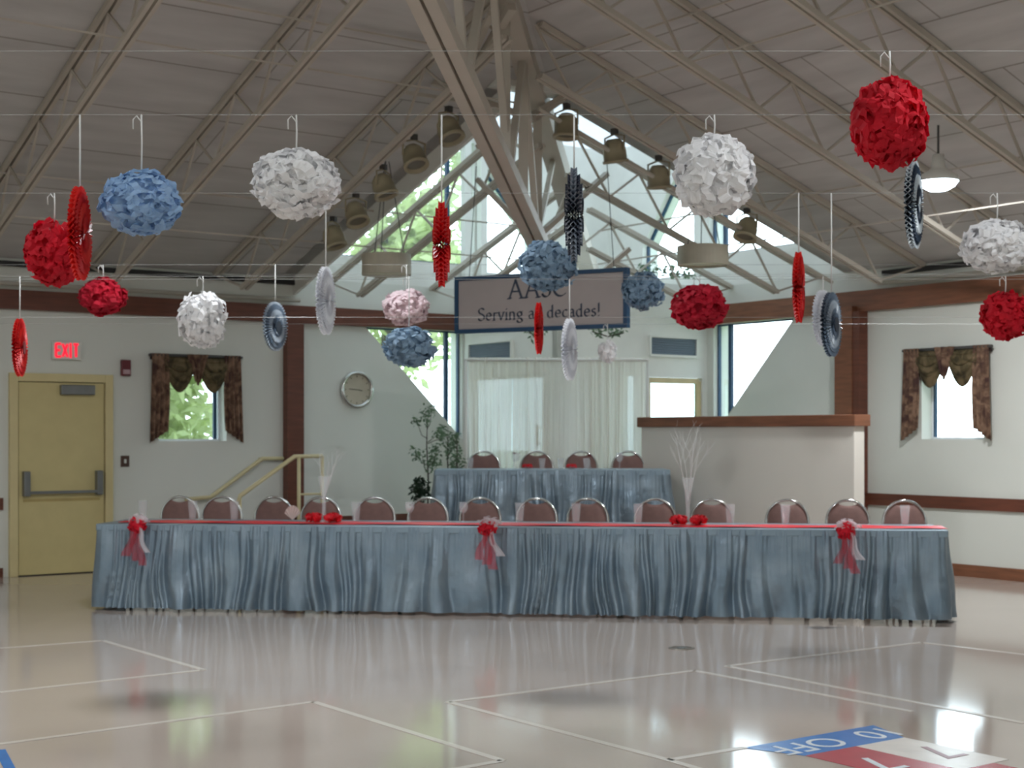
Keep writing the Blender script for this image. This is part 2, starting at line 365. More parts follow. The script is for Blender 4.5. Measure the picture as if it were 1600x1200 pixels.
# ------------------------------------------------------------------ glazed vestibule in the corner (behind the drapes)
VA, VB, VZ = 2.45, 2.0, 3.38
wall('wall_vestibule_left', lambda u, d, z: P(VA + d, u, z), 0, VB, 0.4, VZ, [rect(0.15, 1.75, 0.4, 2.3)], M_white, 0.1)
wall('wall_vestibule_right', lambda u, d, z: P(u, VB + d, z), 0, VA, 0.4, VZ, [rect(0.08, 1.02, 0.4, 2.25), rect(1.15, 1.95, 0.4, 2.3)], M_white, 0.1)
mb = MB(); mb.prism([P(0, 0, VZ), P(VA, 0, VZ), P(VA, VB, VZ), P(0, VB, VZ)], (0, 0, 0.06)); mb.build('ceiling_vestibule', M_white, kind='structure')
def gdoor(name, pos, u0, u1, z0, z1, label_handle='dark lever handle'):
    r = struct(name); mb = MB()
    for (p, q) in (((u0, z0), (u1, z0)), ((u0, z1), (u1, z1)), ((u0, z0), (u0, z1)), ((u1, z0), (u1, z1))):
        mb.bar(pos(p[0], 0, p[1]), pos(q[0], 0, q[1]), 0.07, 0.05, up=tuple(pos(0, 1, 0) - pos(0, 0, 0)))
    mb.build('door_frame', mat('cream_door_paint', (214, 196, 152), 0.5), r)
    g = MB(); g.prism([pos(u0, 0, z0), pos(u1, 0, z0), pos(u1, 0, z1), pos(u0, 0, z1)], (pos(0, 0.008, 0) - pos(0, 0, 0))); g.build('door_pane', M_glass, r)
    h = MB(); h.bar(pos(u1 - 0.1, 0.06, z0 + 0.95), pos(u1 - 0.1, 0.06, z0 + 1.2), 0.03); h.bar(pos(u1 - 0.1, 0.0, z0 + 0.97), pos(u1 - 0.1, 0.06, z0 + 0.97), 0.02); h.bar(pos(u1 - 0.1, 0.0, z0 + 1.17), pos(u1 - 0.1, 0.06, z0 + 1.17), 0.02)
    h.build('door_handle', M_darksteel, r)
gdoor('door_2', lambda u, d, z: P(VA - 0.05 + d, u, z), 0.19, 1.71, 0.44, 2.26)
gdoor('door_3', lambda u, d, z: P(u, VB - 0.05 + d, z), 0.12, 0.98, 0.44, 2.21)
window('window_20', lambda u, d, z: P(u, VB - 0.05 + d, z), 1.17, 1.93, 0.42, 2.28, d=0)  # sidelight added to backlight the right part of the drapes
gdoor('door_4', lambda u, d, z: P(u, -0.14 + d, z), 0.14, 2.31, 0.44, 2.76)
gdoor('door_5', lambda u, d, z: P(-0.14 + d, u, z), 0.14, 1.86, 0.44, 2.76)
M_vent = mat('blue_grey_vent', (120, 134, 150), 0.5, var=0.05)
def vent(label, pos, u0, u1, z0, z1):
    mid = pos((u0 + u1) / 2, 0, (z0 + z1) / 2); t = thing('wall_vent', label, 'vent', mid, 0, 'wall vents by the drapes')
    q = lambda u, d, z: pos(u, d, z) - mid
    f = MB()
    for (a_, b_) in (((u0, z0), (u1, z0)), ((u0, z1), (u1, z1)), ((u0, z0), (u0, z1)), ((u1, z0), (u1, z1))):
        f.bar(q(a_[0], 0.02, a_[1]), q(b_[0], 0.02, b_[1]), 0.03, 0.04, up=tuple(pos(0, 1, 0) - pos(0, 0, 0)))
    f.build('vent_frame', M_white, t)
    s = MB(); n = 8
    for i in range(n):
        z = z0 + (z1 - z0) * (i + 0.5) / n
        s.hexa([q(u0, 0.0, z - 0.012), q(u1, 0.0, z - 0.012), q(u1, 0.025, z - 0.022), q(u0, 0.025, z - 0.022), q(u0, 0.0, z), q(u1, 0.0, z), q(u1, 0.025, z - 0.01), q(u0, 0.025, z - 0.01)])
    s.build('louvre', M_vent, t)
    MB().hexa([q(u0, 0, z0), q(u1, 0, z0), q(u1, 0.004, z0), q(u0, 0.004, z0), q(u0, 0, z1), q(u1, 0, z1), q(u1, 0.004, z1), q(u0, 0.004, z1)]).build('backing', M_vent, t)
vent('blue grey slotted vent high on white wall left of the drapes', lambda u, d, z: P(VA + d, u, z), 0.15, 1.1, 2.47, 2.70)
vent('blue grey slotted vent high on white wall right of the drapes', lambda u, d, z: P(u, VB + d, z), 0.2, 1.0, 2.52, 2.76)

# ------------------------------------------------------------------ stage, steps, knee wall
st = [P(5.45, 0, 0), Vector((-1.88, 15.87, 0)), Vector((-1.4, 15.3, 0)), Vector((2.72, 15.3, 0)), P(2.0, 3.0, 0), P(0, 3.0, 0), P(0, 0, 0)]
MB().prism(st, (0, 0, 0.4)).build('floor_stage', mat('stage_carpet', (120, 96, 84), 0.9, var=0.1, scale=30), kind='structure')
mb = MB()
for k, (u0, u1, h) in enumerate(((5.45, 5.75, 0.27), (5.75, 6.05, 0.13))):
    mb.prism([P(u0, 0.01), P(u1, 0.01), P(u1, 1.42), P(u0, 1.42)], (0, 0, h))
mb.build('floor_step', MATS['stage_carpet'], kind='structure')
kb0, kb1, ka = 3.08, 6.24, 2.06
MB().prism([P(ka, kb0), P(ka, kb1), P(ka - 0.15, kb1), P(ka - 0.15, kb0)], (0, 0, 1.61)).build('wall_knee', M_knee, kind='structure')
tn[0] += 1
MB().prism([P(ka + 0.03, kb0 - 0.05, 1.61), P(ka + 0.03, kb1 + 0.04, 1.61), P(ka - 0.2, kb1 + 0.04, 1.61), P(ka - 0.2, kb0 - 0.05, 1.61)], (0, 0, 0.115)).build('trim_%d' % tn[0], M_wood2, kind='structure', bevel=0.008)

# handrails
def handrail(label, posts, pts, brackets=()):
    base = Vector((pts[0][0], pts[0][1], 0)); t = thing('handrail', label, 'handrail', base, 0, 'cream handrails by the stage steps')
    MB().tube([Vector(p) - base for p in pts], 0.024, 10).build('rail', M_rail, t, smooth=True)
    for p, zt, zb in posts: MB().tube([(p[0] - base.x, p[1] - base.y, zb), (p[0] - base.x, p[1] - base.y, zt)], 0.02, 10).build('post', M_rail, t, smooth=True)
    for p, q in brackets: MB().tube([Vector(p) - base, Vector(q) - base], 0.012, 8).build('bracket', M_rail, t, smooth=True)
q0, q1, q2, q3 = P(aA(285), .08, .78), P(aA(325), .08, .80), P(aA(405), .08, 1.24), P(aA(440) + 0.02, .08, 1.24)
handrail('cream wall handrail sloping up beside the small left window', [], [q0, q1, q2, q3], [(q1, q1 + B * 0.08), (q2, q2 + B * 0.08)])
r2 = Vector((-2.39, 16.2, 1.286)); r1 = r2 - A * 0.66 + Vector((0, 0, -0.42)); r3 = r2 + A * 0.34
handrail('cream free standing handrail with two posts in front of brown post', [(r2 + A * 0.05, 1.28, 0.27), (r3, 1.286, 0.4), (r1, 0.86, 0.0)], [r1 - A * 0.02 + Vector((0, 0, -0.08)), r1, r2, r3],
         [(r2 + A * 0.05 + Vector((0, 0, -0.42)), r3 + Vector((0, 0, -0.42)))])

# ------------------------------------------------------------------ left wall fittings
r = struct('door_1'); dz = 2.10
mb = MB()
for u0, u1, z0, z1 in ((dA0 - 0.09, dA0, 0, dz + 0.09), (dA1, dA1 + 0.09, 0, dz + 0.09), (dA0, dA1, dz, dz + 0.09)):
    mb.hexa([P(u0, 0, z0), P(u1, 0, z0), P(u1, .06, z0), P(u0, .06, z0), P(u0, 0, z1), P(u1, 0, z1), P(u1, .06, z1), P(u0, .06, z1)])
mb.build('door_frame', M_yellow, r, bevel=0.006)
leaf = MB().prism([P(dA0 + .01, .005, .012), P(dA1 - .01, .005, .012), P(dA1 - .01, .035, .012), P(dA0 + .01, .035, .012)], (0, 0, dz - 0.02)).build('door_leaf', mat('door_yellow', (206, 190, 136), 0.45, var=0.03), r)
MB().prism([P(dA0, .0, 0), P(dA1, .0, 0), P(dA1, .004, 0), P(dA0, .004, 0)], (0, 0, dz)).build('door_gap', M_gap, r)  # dark sheet that paints the shade round the leaf
mb = MB(); mb.bar(P(dA0 + .1, .1, 0.90), P(dA1 - .1, .1, 0.90), 0.035, 0.03)
mb.build('panic_bar', M_greymetal, leaf)
for u in (dA0 + .08, dA1 - .08): MB().prism([P(u - .035, .03, .86), P(u + .035, .03, .86), P(u + .035, .12, .86), P(u - .035, .12, .86)], (0, 0, .27)).build('bar_housing', M_greymetal, leaf, bevel=0.01)
MB().prism([P(dA0 + .06, .035, .80), P(dA1 - .06, .035, .80), P(dA1 - .06, .041, .80), P(dA0 + .06, .041, .80)], (0, 0, .03)).build('kick_rail', mat('door_yellow_shade', (180, 158, 100), 0.5), leaf)
u = aA(118); MB().prism([P(u - .19, .035, 1.96), P(u + .19, .035, 1.96), P(u + .19, .1, 1.96), P(u - .19, .1, 1.96)], (0, 0, .11)).build('door_closer', M_greymetal, r, bevel=0.01)
# block letters
def letters(txt, h, wd, gap, sw):
    G = {'E': [((0, 0), (0, 1)), ((0, 0), (1, 0)), ((0, .5), (.85, .5)), ((0, 1), (1, 1))], 'X': [((0, 0), (1, 1)), ((0, 1), (1, 0))], 'I': [((.5, 0), (.5, 1)), ((.2, 0), (.8, 0)), ((.2, 1), (.8, 1))], 'T': [((.5, 0), (.5, 1)), ((0, 1), (1, 1))]}
    out = []; x = 0
    for c in txt:
        ww = wd * (0.55 if c == 'I' else 1)
        out += [((x + p[0] * ww, p[1] * h), (x + q[0] * ww, q[1] * h)) for p, q in G[c]]; x += ww + gap
    return out, x - gap
u = aA(102); z = zA(102, 548); t = thing('exit_sign', 'small red lit EXIT sign above the yellow door', 'exit sign', P(u, 0, z - .1))
base = P(u, 0, z - .1)
MB().prism([P(u - .16, 0.0, z - .1) - base, P(u + .16, 0.0, z - .1) - base, P(u + .16, .06, z - .1) - base, P(u - .16, .06, z - .1) - base], (0, 0, .2)).build('sign_box', M_wall, t, bevel=0.005)
seg, tw = letters('EXIT', .14, .055, .018, .02); mb = MB()
for p, q in seg:
    P1 = P(u + tw / 2 - p[0], .064, z - .07 + p[1]) - base; P2 = P(u + tw / 2 - q[0], .064, z - .07 + q[1]) - base
    mb.bar(P1, P2, .024, .006, up=tuple(-B))
mb.build('lettering', mat('lit_red_letters', (255, 30, 60), 0.5, emis=1.4, var=0.02), t)
u = aA(195); z = zA(195, 575); t = thing('fire_alarm', 'small dark red fire alarm on the left wall beside the door top', 'fire alarm', P(u, 0, z - .09)); base = P(u, 0, z - .09)
MB().prism([P(u - .055, 0, z - .09) - base, P(u + .055, 0, z - .09) - base, P(u + .055, .05, z - .09) - base, P(u - .055, .05, z - .09) - base], (0, 0, .18)).build('alarm_body', mat('dark_red_plastic', (104, 36, 44), 0.4), t, bevel=.008)
MB().prism([P(u - .04, .05, z - .07) - base, P(u + .04, .05, z - .07) - base, P(u + .035, .07, z - .07) - base, P(u - .035, .07, z - .07) - base], (0, 0, .05)).build('strobe_lens', mat('strobe_plastic', (190, 160, 165), 0.3), t)
u = aA(195); z = zA(195, 721); t = thing('light_switch', 'dark brown switch plate on the wall right of the yellow door', 'light switch', P(u, 0, z - .06)); base = P(u, 0, z - .06)
MB().prism([P(u - .05, 0, z - .06) - base, P(u + .05, 0, z - .06) - base, P(u + .05, .01, z - .06) - base, P(u - .05, .01, z - .06) - base], (0, 0, .125)).build('plate', mat('brown_plate', (84, 62, 52), 0.5), t, bevel=.003)
MB().prism([P(u - .012, .01, z - .02) - base, P(u + .012, .01, z - .02) - base, P(u + .012, .02, z - .02) - base, P(u - .012, .02, z - .02) - base], (0, 0, .045)).build('toggle', M_wall, t)
# clock on the stage wall
u = aA(556); z = zA(556, 609); cp = P(u, 0, z)
t = thing('wall_clock', 'round silver rimmed wall clock on the wall left of the stage', 'clock', cp)
Rm = Matrix((tuple(A), (0, 0, 1), tuple(-B))).transposed()      # local x along wall, y up, z into the room
def face(mb_, name, m, parent, smooth=True, off=Vector((0, 0, 0))):
    mb_.v = [tuple(Rm @ Vector(v) + off) for v in mb_.v]; return mb_.build(name, m, parent, smooth=smooth)
face(MB().lathe([(.0, .0), (.225, .0), (.232, .03), (.222, .055), (.2, .055), (.185, .035), (.185, .02)], 36), 'rim', M_chrome, t)
face(MB().lathe([(.0, .022), (.188, .022)], 36), 'dial', mat('clock_dial', (190, 180, 160), 0.6), t, False)
dial = [c_ for c_ in t.children if c_.name.startswith('dial')][0]
for k in range(12):
    a_ = k * PI / 6; face(MB().bar((.155 * math.sin(a_), .155 * math.cos(a_), .026), (.175 * math.sin(a_), .175 * math.cos(a_), .026), .008, .003), 'hour_mark', M_darksteel, dial, False)
for nm, a_, l_ in (('hour_hand', 1.72, .075), ('minute_hand', -1.5, .11)): face(MB().bar((0, 0, .03), (l_ * math.sin(a_), l_ * math.cos(a_), .03), .009, .003), nm, M_darksteel, t, False)

# ------------------------------------------------------------------ window swags
def floral(name, c1, c2, c3):
    m = bpy.data.materials.new(name); m.use_nodes = True; n = m.node_tree.nodes; l = m.node_tree.links; p = n['Principled BSDF']
    t = n.new('ShaderNodeTexCoord'); ns = n.new('ShaderNodeTexNoise'); ns.inputs['Scale'].default_value = 9; ns.inputs['Detail'].default_value = 5; ns.inputs['Distortion'].default_value = 1.0
    l.new(t.outputs['Object'], ns.inputs[0]); r_ = n.new('ShaderNodeValToRGB'); l.new(ns.outputs[0], r_.inputs[0])
    e = r_.color_ramp.elements; e[0].position = .36; e[0].color = (*srgb(c1), 1); e[1].position = .62; e[1].color = (*srgb(c3), 1); x = e.new(.48); x.color = (*srgb(c2), 1)
    l.new(r_.outputs[0], p.inputs['Base Color']); p.inputs['Roughness'].default_value = .8
    tr = n.new('ShaderNodeBsdfTranslucent'); l.new(r_.outputs[0], tr.inputs[0]); mx = n.new('ShaderNodeMixShader'); mx.inputs[0].default_value = .15
    l.new(p.outputs[0], mx.inputs[1]); l.new(tr.outputs[0], mx.inputs[2]); l.new(mx.outputs[0], n['Material Output'].inputs[0]); return m
M_fl = floral('floral_brown_fabric', (78, 50, 44), (112, 84, 66), (150, 118, 96)); M_fl2 = floral('olive_lining_fabric', (64, 54, 34), (92, 80, 52), (120, 102, 74))
def swag(label, pos, uc_, zt, W, H):
    """uc_: centre along wall; pos u grows away from the corner; sx: local x toward u"""
    c = pos(uc_, 0, zt); t = thing('window_curtain', label, 'curtain', c, 0, 'swagged curtains over the small windows')
    q = lambda x, d, z: pos(uc_ + x, d, zt + z) - c
    mb = MB(); mb.tube([q(-W / 2 - .03, .07, 0), q(W / 2 + .03, .07, 0)], .015, 8)
    for s_ in (-1, 1): mb.box(0, 0, 0, 0, 0, 0) if 0 else mb.tube([q(s_ * (W / 2 - .02), 0, 0), q(s_ * (W / 2 - .02), .07, 0)], .01, 6)
    mb.build('curtain_rod', M_darksteel, t, smooth=True)
    MB().hexa([q(-W / 2, .03, -.05), q(W / 2, .03, -.05), q(W / 2, .05, -.05), q(-W / 2, .05, -.05), q(-W / 2, .03, .02), q(W / 2, .03, .02), q(W / 2, .05, .02), q(-W / 2, .05, .02)]).build('header_band', mat('dark_header_cloth', (44, 34, 34), .8), t)
    for s_ in (-1, 1):     # side panels with slanting, stepped hems
        def fn(i, j):
            wtop = .2; x = s_ * (W / 2 + .03 * j - (wtop + .06 * j * (1 if j < .5 else 1.6 - 1.2 * j)) * (1 - i) - 0.0)
            Ln = H * (1.0 - 0.14 * (1 - i)); z_ = .02 - Ln * j
            return q(x, .085 + .022 * math.sin(i * 26) * (.4 + .6 * j), z_)
        MB().grid(fn, 30, 12).build('side_panel', M_fl, t, smooth=True, solid=.004)
    for s_ in (-1, 1):     # two swags
        def fn(i, j):
            x = s_ * (.03 + (W / 2 - .19) * i); sag = math.sin(PI * min(1, max(0, i))) ** .8
            z_ = -.02 - (.13 + .27 * sag * (1 if True else 0)) * j - .02 * math.sin(j * 22) * sag
            return q(x, .075 + .05 * math.sin(j * PI) * sag + .01 * math.sin(j * 25), z_)
        MB().grid(fn, 16, 20).build('swag', M_fl2, t, smooth=True, solid=.004)
    def fn(i, j):
        x = (i - .5) * (.26 - .2 * j); return q(x, .11 + .02 * math.sin(i * 18), .02 - .36 * j * (1 - .3 * abs(i - .5)))
    MB().grid(fn, 18, 8).build('centre_tail', M_fl, t, smooth=True, solid=.004)
swag('brown floral swagged curtain over window beside the yellow door', posA, (aA(233) + aA(371)) / 2, zA(300, 557), aA(233) - aA(371), 1.02)
swag('brown floral swagged curtain over window on the right wall', posB, (bB(1420) + bB(1553)) / 2, zB(1487, 545), abs(bB(1420) - bB(1553)), 1.02)

# ------------------------------------------------------------------ drapes on a pipe stand
dy = 17.3; c = Vector((0.52, dy, 0.4)); t = thing('backdrop_drape', 'sheer white gathered drapes on a rail behind the stage table', 'drape', c)
x0, x1 = (732 - 800) / FPX * dy - c.x, (1008 - 800) / FPX * dy - c.x; zt = 2.0
MB().tube([(x0 - .05, 0, zt), (x1 + .05, 0, zt)], .018, 10).build('rail', M_white, t, smooth=True)
for x in (x0 - .03, x1 + .03):
    MB().tube([(x, 0.0, 0.015), (x, 0.0, zt)], .018, 10).build('stand_post', M_white, t, smooth=True)
    MB().lathe([(0, 0), (.13, 0), (.13, .012), (.02, .02), (0, .02)], 20, (x, 0, 0)).build('foot_plate', M_greymetal, t)
M_sheer = mat('sheer_white_cloth', (246, 242, 234), .8, transl=.62, alpha=.075, var=.03, scale=3, stretch=(6, 1, .3))
for k in range(4):
    xa, xb = x0 + (x1 - x0) * k / 4, x0 + (x1 - x0) * (k + 1) / 4; ph = R.uniform(0, 6); fr = R.uniform(34, 44)
    def fn(i, j):
        x = xa + (xb - xa) * i; am = .012 + .045 * min(1, j * 1.5)
        return (x + .015 * j * math.sin(i * 9 + ph), -.0 + am * (.6 + .5 * math.sin(i * 5 + ph * 3)) * (math.sin(i * fr * .7 + ph + .6 * math.sin(j * 2 + ph) + 1.3 * math.sin(i * 6 + ph)) + .45 * math.sin(i * fr * 1.9 + ph * 2)), zt + .03 - (zt + .0) * j * (1 - .012 * math.sin(i * 7)))
    MB().grid(fn, 90, 14).build('drape_panel', M_sheer, t, smooth=True)

# ------------------------------------------------------------------ roof steel
WEB = 0.011
def zroofA(b): return ZR + SL * b
def joist(fixed, side, reach, off=0.0, d0=0.15):
    """side 'L': runs up from the left wall at a = fixed ; 'R': from the right wall at b = fixed"""
    pt = (lambda u, dr: P(fixed, u, ZR + SL * u - dr)) if side == 'L' else (lambda u, dr: P(u, fixed, ZR + SL * u - dr))
    r = struct('ceiling_joist', pt(0, 0)); b0 = pt(0, 0); f = lambda u, dr, o=0: pt(u, dr) - b0 + (A if side == 'L' else B) * o
    up = (0, 0, 1)
    mb = MB()
    for o in (-.03, .03): mb.bar(f(0.02, .035, o), f(reach, .035, o), .035, .05)
    mb.build('top_chord', M_steel, r)
    mb = MB()
    for o in (-.03, .03): mb.bar(f(.75, .5, o), f(reach, .5, o), .035, .045)
    mb.build('bottom_chord', M_steel, r)
    mb = MB(); n = int((reach - .2) / .62); u = .2
    mb.bar(f(.05, .06), f(.75, .49), .022)
    u = .75; top = False
    while u < reach - .3:
        nu = u + .42
        mb.bar(f(u, .49 if not top else .06), f(nu, .06 if not top else .49), .02)
        u = nu; top = not top
    mb.build('web', M_steel, r)
    return r
for k in range(9):
    a_ = 1.45 + 1.5 * k; joist(a_, 'L', min(a_, H2) - .12)
    b_ = 0.95 + 1.5 * k; joist(b_, 'R', min(b_, H2) - .12)
# bridging angles across the joists
mb = MB()
for side in (0, 1):
    for u in (1.9, 4.9, 8.2):
        q_ = (lambda s_, dr: P(s_, u, ZR + SL * u - dr)) if side == 0 else (lambda s_, dr: P(u, s_, ZR + SL * u - dr))
        s0 = max(u + .2, 1.5)
        mb.bar(q_(s0, .07), q_(14, .07), .016, .016)
        mb.bar(q_(s0, .47), q_(14, .47), .014, .014)
mb.build('ceiling_bridging', M_steel, kind='structure')
# hip: upper rafter, heavy paired lower chord, struts
def hip(t_, z): return Vector((.16, 14.07, 0)) + Vector((-.156, -.988, 0)) * t_ + Vector((0, 0, z))
s45 = Vector((.988, -.156, 0))
mb = MB(); mb.bar(hip(-6.2, 3.55), hip(9.5, 7.22), .2, .22)
mb.build('ceiling_hip_rafter', M_steel, kind='structure')
mb = MB(); lo0, lo1 = hip(-.75, 3.42), hip(9.4, 5.15)
for o in (-.055, .055): mb.bar(lo0 + s45 * o, lo1 + s45 * o, .085, .11)
mb.build('ceiling_hip_chord', M_steel, kind='structure')
def hz_up(t_): return 5.0 + .234 * t_
def hz_lo(t_): return 3.55 + .17 * t_
mb = MB(); ts = [-.6, .35, 1.2, 2.2, 3.2, 4.2, 5.2, 6.2]
for i, (p, q) in enumerate(zip(ts, ts[1:])):
    if i % 2 == 0: mb.bar(hip(p, hz_lo(p)), hip(q, hz_up(q)), .06)
    else: mb.bar(hip(p, hz_up(p)), hip(q, hz_lo(q)), .06)
for p in (-.6, .35, 1.4): mb.bar(hip(p, hz_lo(p)), hip(p, hz_up(p)), .09)
mb.bar(hip(-.6, 3.5), hip(-3.4, 4.15), .07); mb.bar(hip(-.6, 3.5), hip(-1.9, 4.55), .05)
mb.build('ceiling_hip_strut', M_steel, kind='structure')
# struts that reach from the hip node out to the joists of the bay
mb = MB()
nd = hip(-.6, 3.5)
for px, py, Y in ((948, 272, 15.6), (900, 140, 14.8), (983, 389, 16.4), (746, 280, 15.2), (676, 128, 13.9)):
    e = at(px, py, Y)
    s_ = nd if py > 200 else hip(-.3, 4.6)
    if (px, py) == (983, 389): s_ = at(925, 440, 16.2)
    if (px, py) == (746, 280): s_ = at(835, 372, 14.9)
    mb.bar(s_, e, .06, .05)
mb.bar(at(632, 144, 13.6), at(772, 166, 14.1), .03); mb.bar(at(745, 105, 13.2), at(800, 10, 12.4), .07); mb.bar(at(735, 95, 13.2), at(768, 20, 12.4), .05)
mb.bar(at(745, 230, 14.3), at(905, 135, 14.6), .05); mb.bar(at(980, 128, 14), at(900, 155, 14.6), .03)
mb.build('ceiling_strut', M_steel, kind='structure')

# stage spot lights hung on the joists
M_can = mat('beige_spotlight_paint', (158, 148, 122), .5, var=.05)
def spot(label, p, tilt, zr_):
    t = thing('stage_light', label, 'stage light', p, zr_, 'stage lights on the roof joists')
    rot = Matrix.Rotation(tilt, 3, 'X')
    def tb(mb_): mb_.v = [tuple(rot @ Vector(v) + Vector((0, 0, -.2))) for v in mb_.v]; return mb_
    tb(MB().lathe([(0, .11), (.06, .11), (.095, .07), (.112, .0), (.112, -.09), (.125, -.09), (.125, -.115), (.095, -.115), (.095, -.08), (0, -.08)], 20)).build('lamp_can', M_can, t, smooth=True)
    tb(MB().lathe([(0, -.085), (.094, -.085)], 20)).build('lens', mat('lamp_lens', (120, 116, 104), .2), t)
    MB().tube([(-.12, 0, -.2), (-.12, 0, -.07), (0, 0, -.04), (.12, 0, -.07), (.12, 0, -.2)], .01, 6).build('yoke', M_can, t, smooth=True)
    MB().box(-.025, .025, -.03, .03, -.045, .01).build('clamp', M_darksteel, t)
names = ['topmost of the five beige stage lights on left roof joist', 'second beige stage light down the left roof joist', 'middle beige stage light on the left roof joist', 'fourth beige stage light down the left roof joist', 'lowest beige stage light on the left roof joist']
def onplane(px, py, a_=None, b_=None):
    s_ = (px - 800) / FPX
    Y = (C.dot(A) - a_) / (s_ * A.x + A.y) if a_ is not None else (C.dot(B) - b_) / (s_ * B.x + B.y)
    return at(px, py, Y)
for nm, (px, py) in zip(names, ((701, 195), (647, 238), (599, 284), (556, 327), (521, 364))):
    p = onplane(px, py, a_=5.76); p.z += .16; spot(nm, p, R.uniform(-.5, -.2), R.uniform(.5, 1.2))
names = ['topmost beige stage light on right side joist beside the hip', 'second beige stage light down the right side joist', 'beige stage light left of the big white pompom', 'lowest beige stage light right of the big white pompom']
for nm, (px, py) in zip(names, ((885, 190), (960, 229), (1029, 270), (1167, 351))):
    p = onplane(px, py, b_=5.12); p.z += .16; spot(nm, p, R.uniform(-.5, .2), R.uniform(-.8, -.2))
mb = MB(); mb.tube([onplane(842, 170, b_=5.15), onplane(1300, 441, b_=5.15)], .022, 8); o = mb.build('lighting_pipe', M_steel, smooth=True)
tag(o, 'sloping pipe carrying the stage lights right of the hip beam', 'pipe')

# drum lamps
def drum(label, px, pyt, pyb, wpx, Y, ztop):
    c = at(px, pyb, Y); D = wpx / FPX * Y; h = (pyb - pyt) / FPX * Y; t = thing('drum_lamp', label, 'pendant lamp', c, 0, 'drum pendant lamps')
    r_ = D / 2; MB().lathe([(r_, 0), (r_, h), (r_ - .008, h), (r_ - .008, 0), (r_, 0)], 40).build('lamp_shade', mat('drum_shade', (196, 190, 172), .6, transl=.2), t, smooth=False)
    MB().lathe([(0, .02), (r_ - .01, .02)], 40).build('diffuser', mat('drum_diffuser', (232, 228, 200), .5, transl=.4), t)
    mb = MB()
    for k in range(3):
        x = r_ * .8 * math.cos(2.1 * k + .3); y = r_ * .8 * math.sin(2.1 * k + .3)
        mb.tube([(x, y, h * .6), (x * .12, y * .12, ztop - c.z)], .005, 5)
    mb.build('suspension_rod', M_darksteel, t)
drum('round beige drum lamp hanging left of the sign', 604, 398, 430, 77, 15.2, zroofA(ab(at(604, 420, 15.2))[1]) - .05)
drum('round beige drum lamp hanging right under white pompom', 1098, 385, 415, 80, 15.2, ZR + SL * ab(at(1098, 400, 15.2))[0] - .05)

# high bay lamps (two under the roof ahead, the rest unseen and added as fill)
def highbay(label, p, ztop, size=.21):
    t = thing('high_bay_lamp', label, 'ceiling lamp', p, 0, 'high bay lamps')
    MB().lathe([(size * 1.04, 0), (size * 1.0, .05), (size * .5, .1), (.06, .13), (.05, .24), (0, .24)], 28).build('reflector', M_white, t, smooth=True)
    MB().lathe([(0, -.085), (size * .5, -.075), (size * .85, -.04), (size, .0)], 28).build('lamp_lens', mat('lit_lens', (225, 238, 255), .4, emis=14), t, smooth=True)
    MB().tube([(0, 0, .24), (0, 0, ztop - p[2] - .03)], .01, 6).build('rod', M_darksteel, t)
    ld = bpy.data.lights.new('lamp_light', 'AREA'); ld.shape = 'DISK'; ld.size = size * 1.8; ld.energy = LAMP_W; ld.color = (.93, .97, 1)
    lo = bpy.data.objects.new('lamp_light', ld); scn.collection.objects.link(lo); lo.parent = t; lo.location = (0, 0, -.1)
lp = at(1466, 284, 13.0)
zz = lambda p: ZR + SL * min(ab(p)[0], ab(p)[1])
highbay('glowing round high bay lamp under the roof at right', lp, zz(lp), .17)
lp = at(385, -30, 9.5)
highbay('round high bay lamp at the top edge of the left roof', lp, zz(lp), .2)
for (a_, b_) in ((8, 14), (14, 9), (14, 17), (9, 20), (19, 12), (20, 19), (16, 23), (20, 6), (6, 9.5), (11, 6)):
    p = P(a_, b_, ZR + SL * min(a_, b_, S - a_, S - b_) - .75)
    if (a_, b_) in ((6, 9.5), (11, 6)): continue
    highbay('unseen high bay lamp added as fill over the open hall floor', p, p.z + .75)

# ------------------------------------------------------------------ sign
def nib(paths, wth=.13, ang=.55, hair=.025):
    """letters written with a broad slanted nib; returns polygons"""
    out = []
    nx, ny = math.cos(ang) * wth / 2, math.sin(ang) * wth / 2
    tx, ty = -math.sin(ang) * hair / 2, math.cos(ang) * hair / 2
    cor = [(-nx - tx, -ny - ty), (nx - tx, ny - ty), (nx + tx, ny + ty), (-nx + tx, -ny + ty)]
    for pa in paths:
        for (x0_, y0_), (x1_, y1_) in zip(pa, pa[1:]):
            pts = [(x0_ + a_, y0_ + b_) for a_, b_ in cor] + [(x1_ + a_, y1_ + b_) for a_, b_ in cor]
            pts = sorted(set((round(a_, 5), round(b_, 5)) for a_, b_ in pts))
            def half(ps):
                h_ = []
                for q_ in ps:
                    while len(h_) > 1 and (h_[-1][0] - h_[-2][0]) * (q_[1] - h_[-2][1]) - (h_[-1][1] - h_[-2][1]) * (q_[0] - h_[-2][0]) <= 1e-9: h_.pop()
                    h_.append(q_)
                return h_
            out.append(half(pts)[:-1] + half(pts[::-1])[:-1])
    return out
def arc(cx, cy, rx, ry, a0, a1, n=14): return [(cx + rx * math.cos(math.radians(a0 + (a1 - a0) * i / n)), cy + ry * math.sin(math.radians(a0 + (a1 - a0) * i / n))) for i in range(n + 1)]
def ser(x, y, w_=.12): return [(x - w_, y), (x + w_, y)]
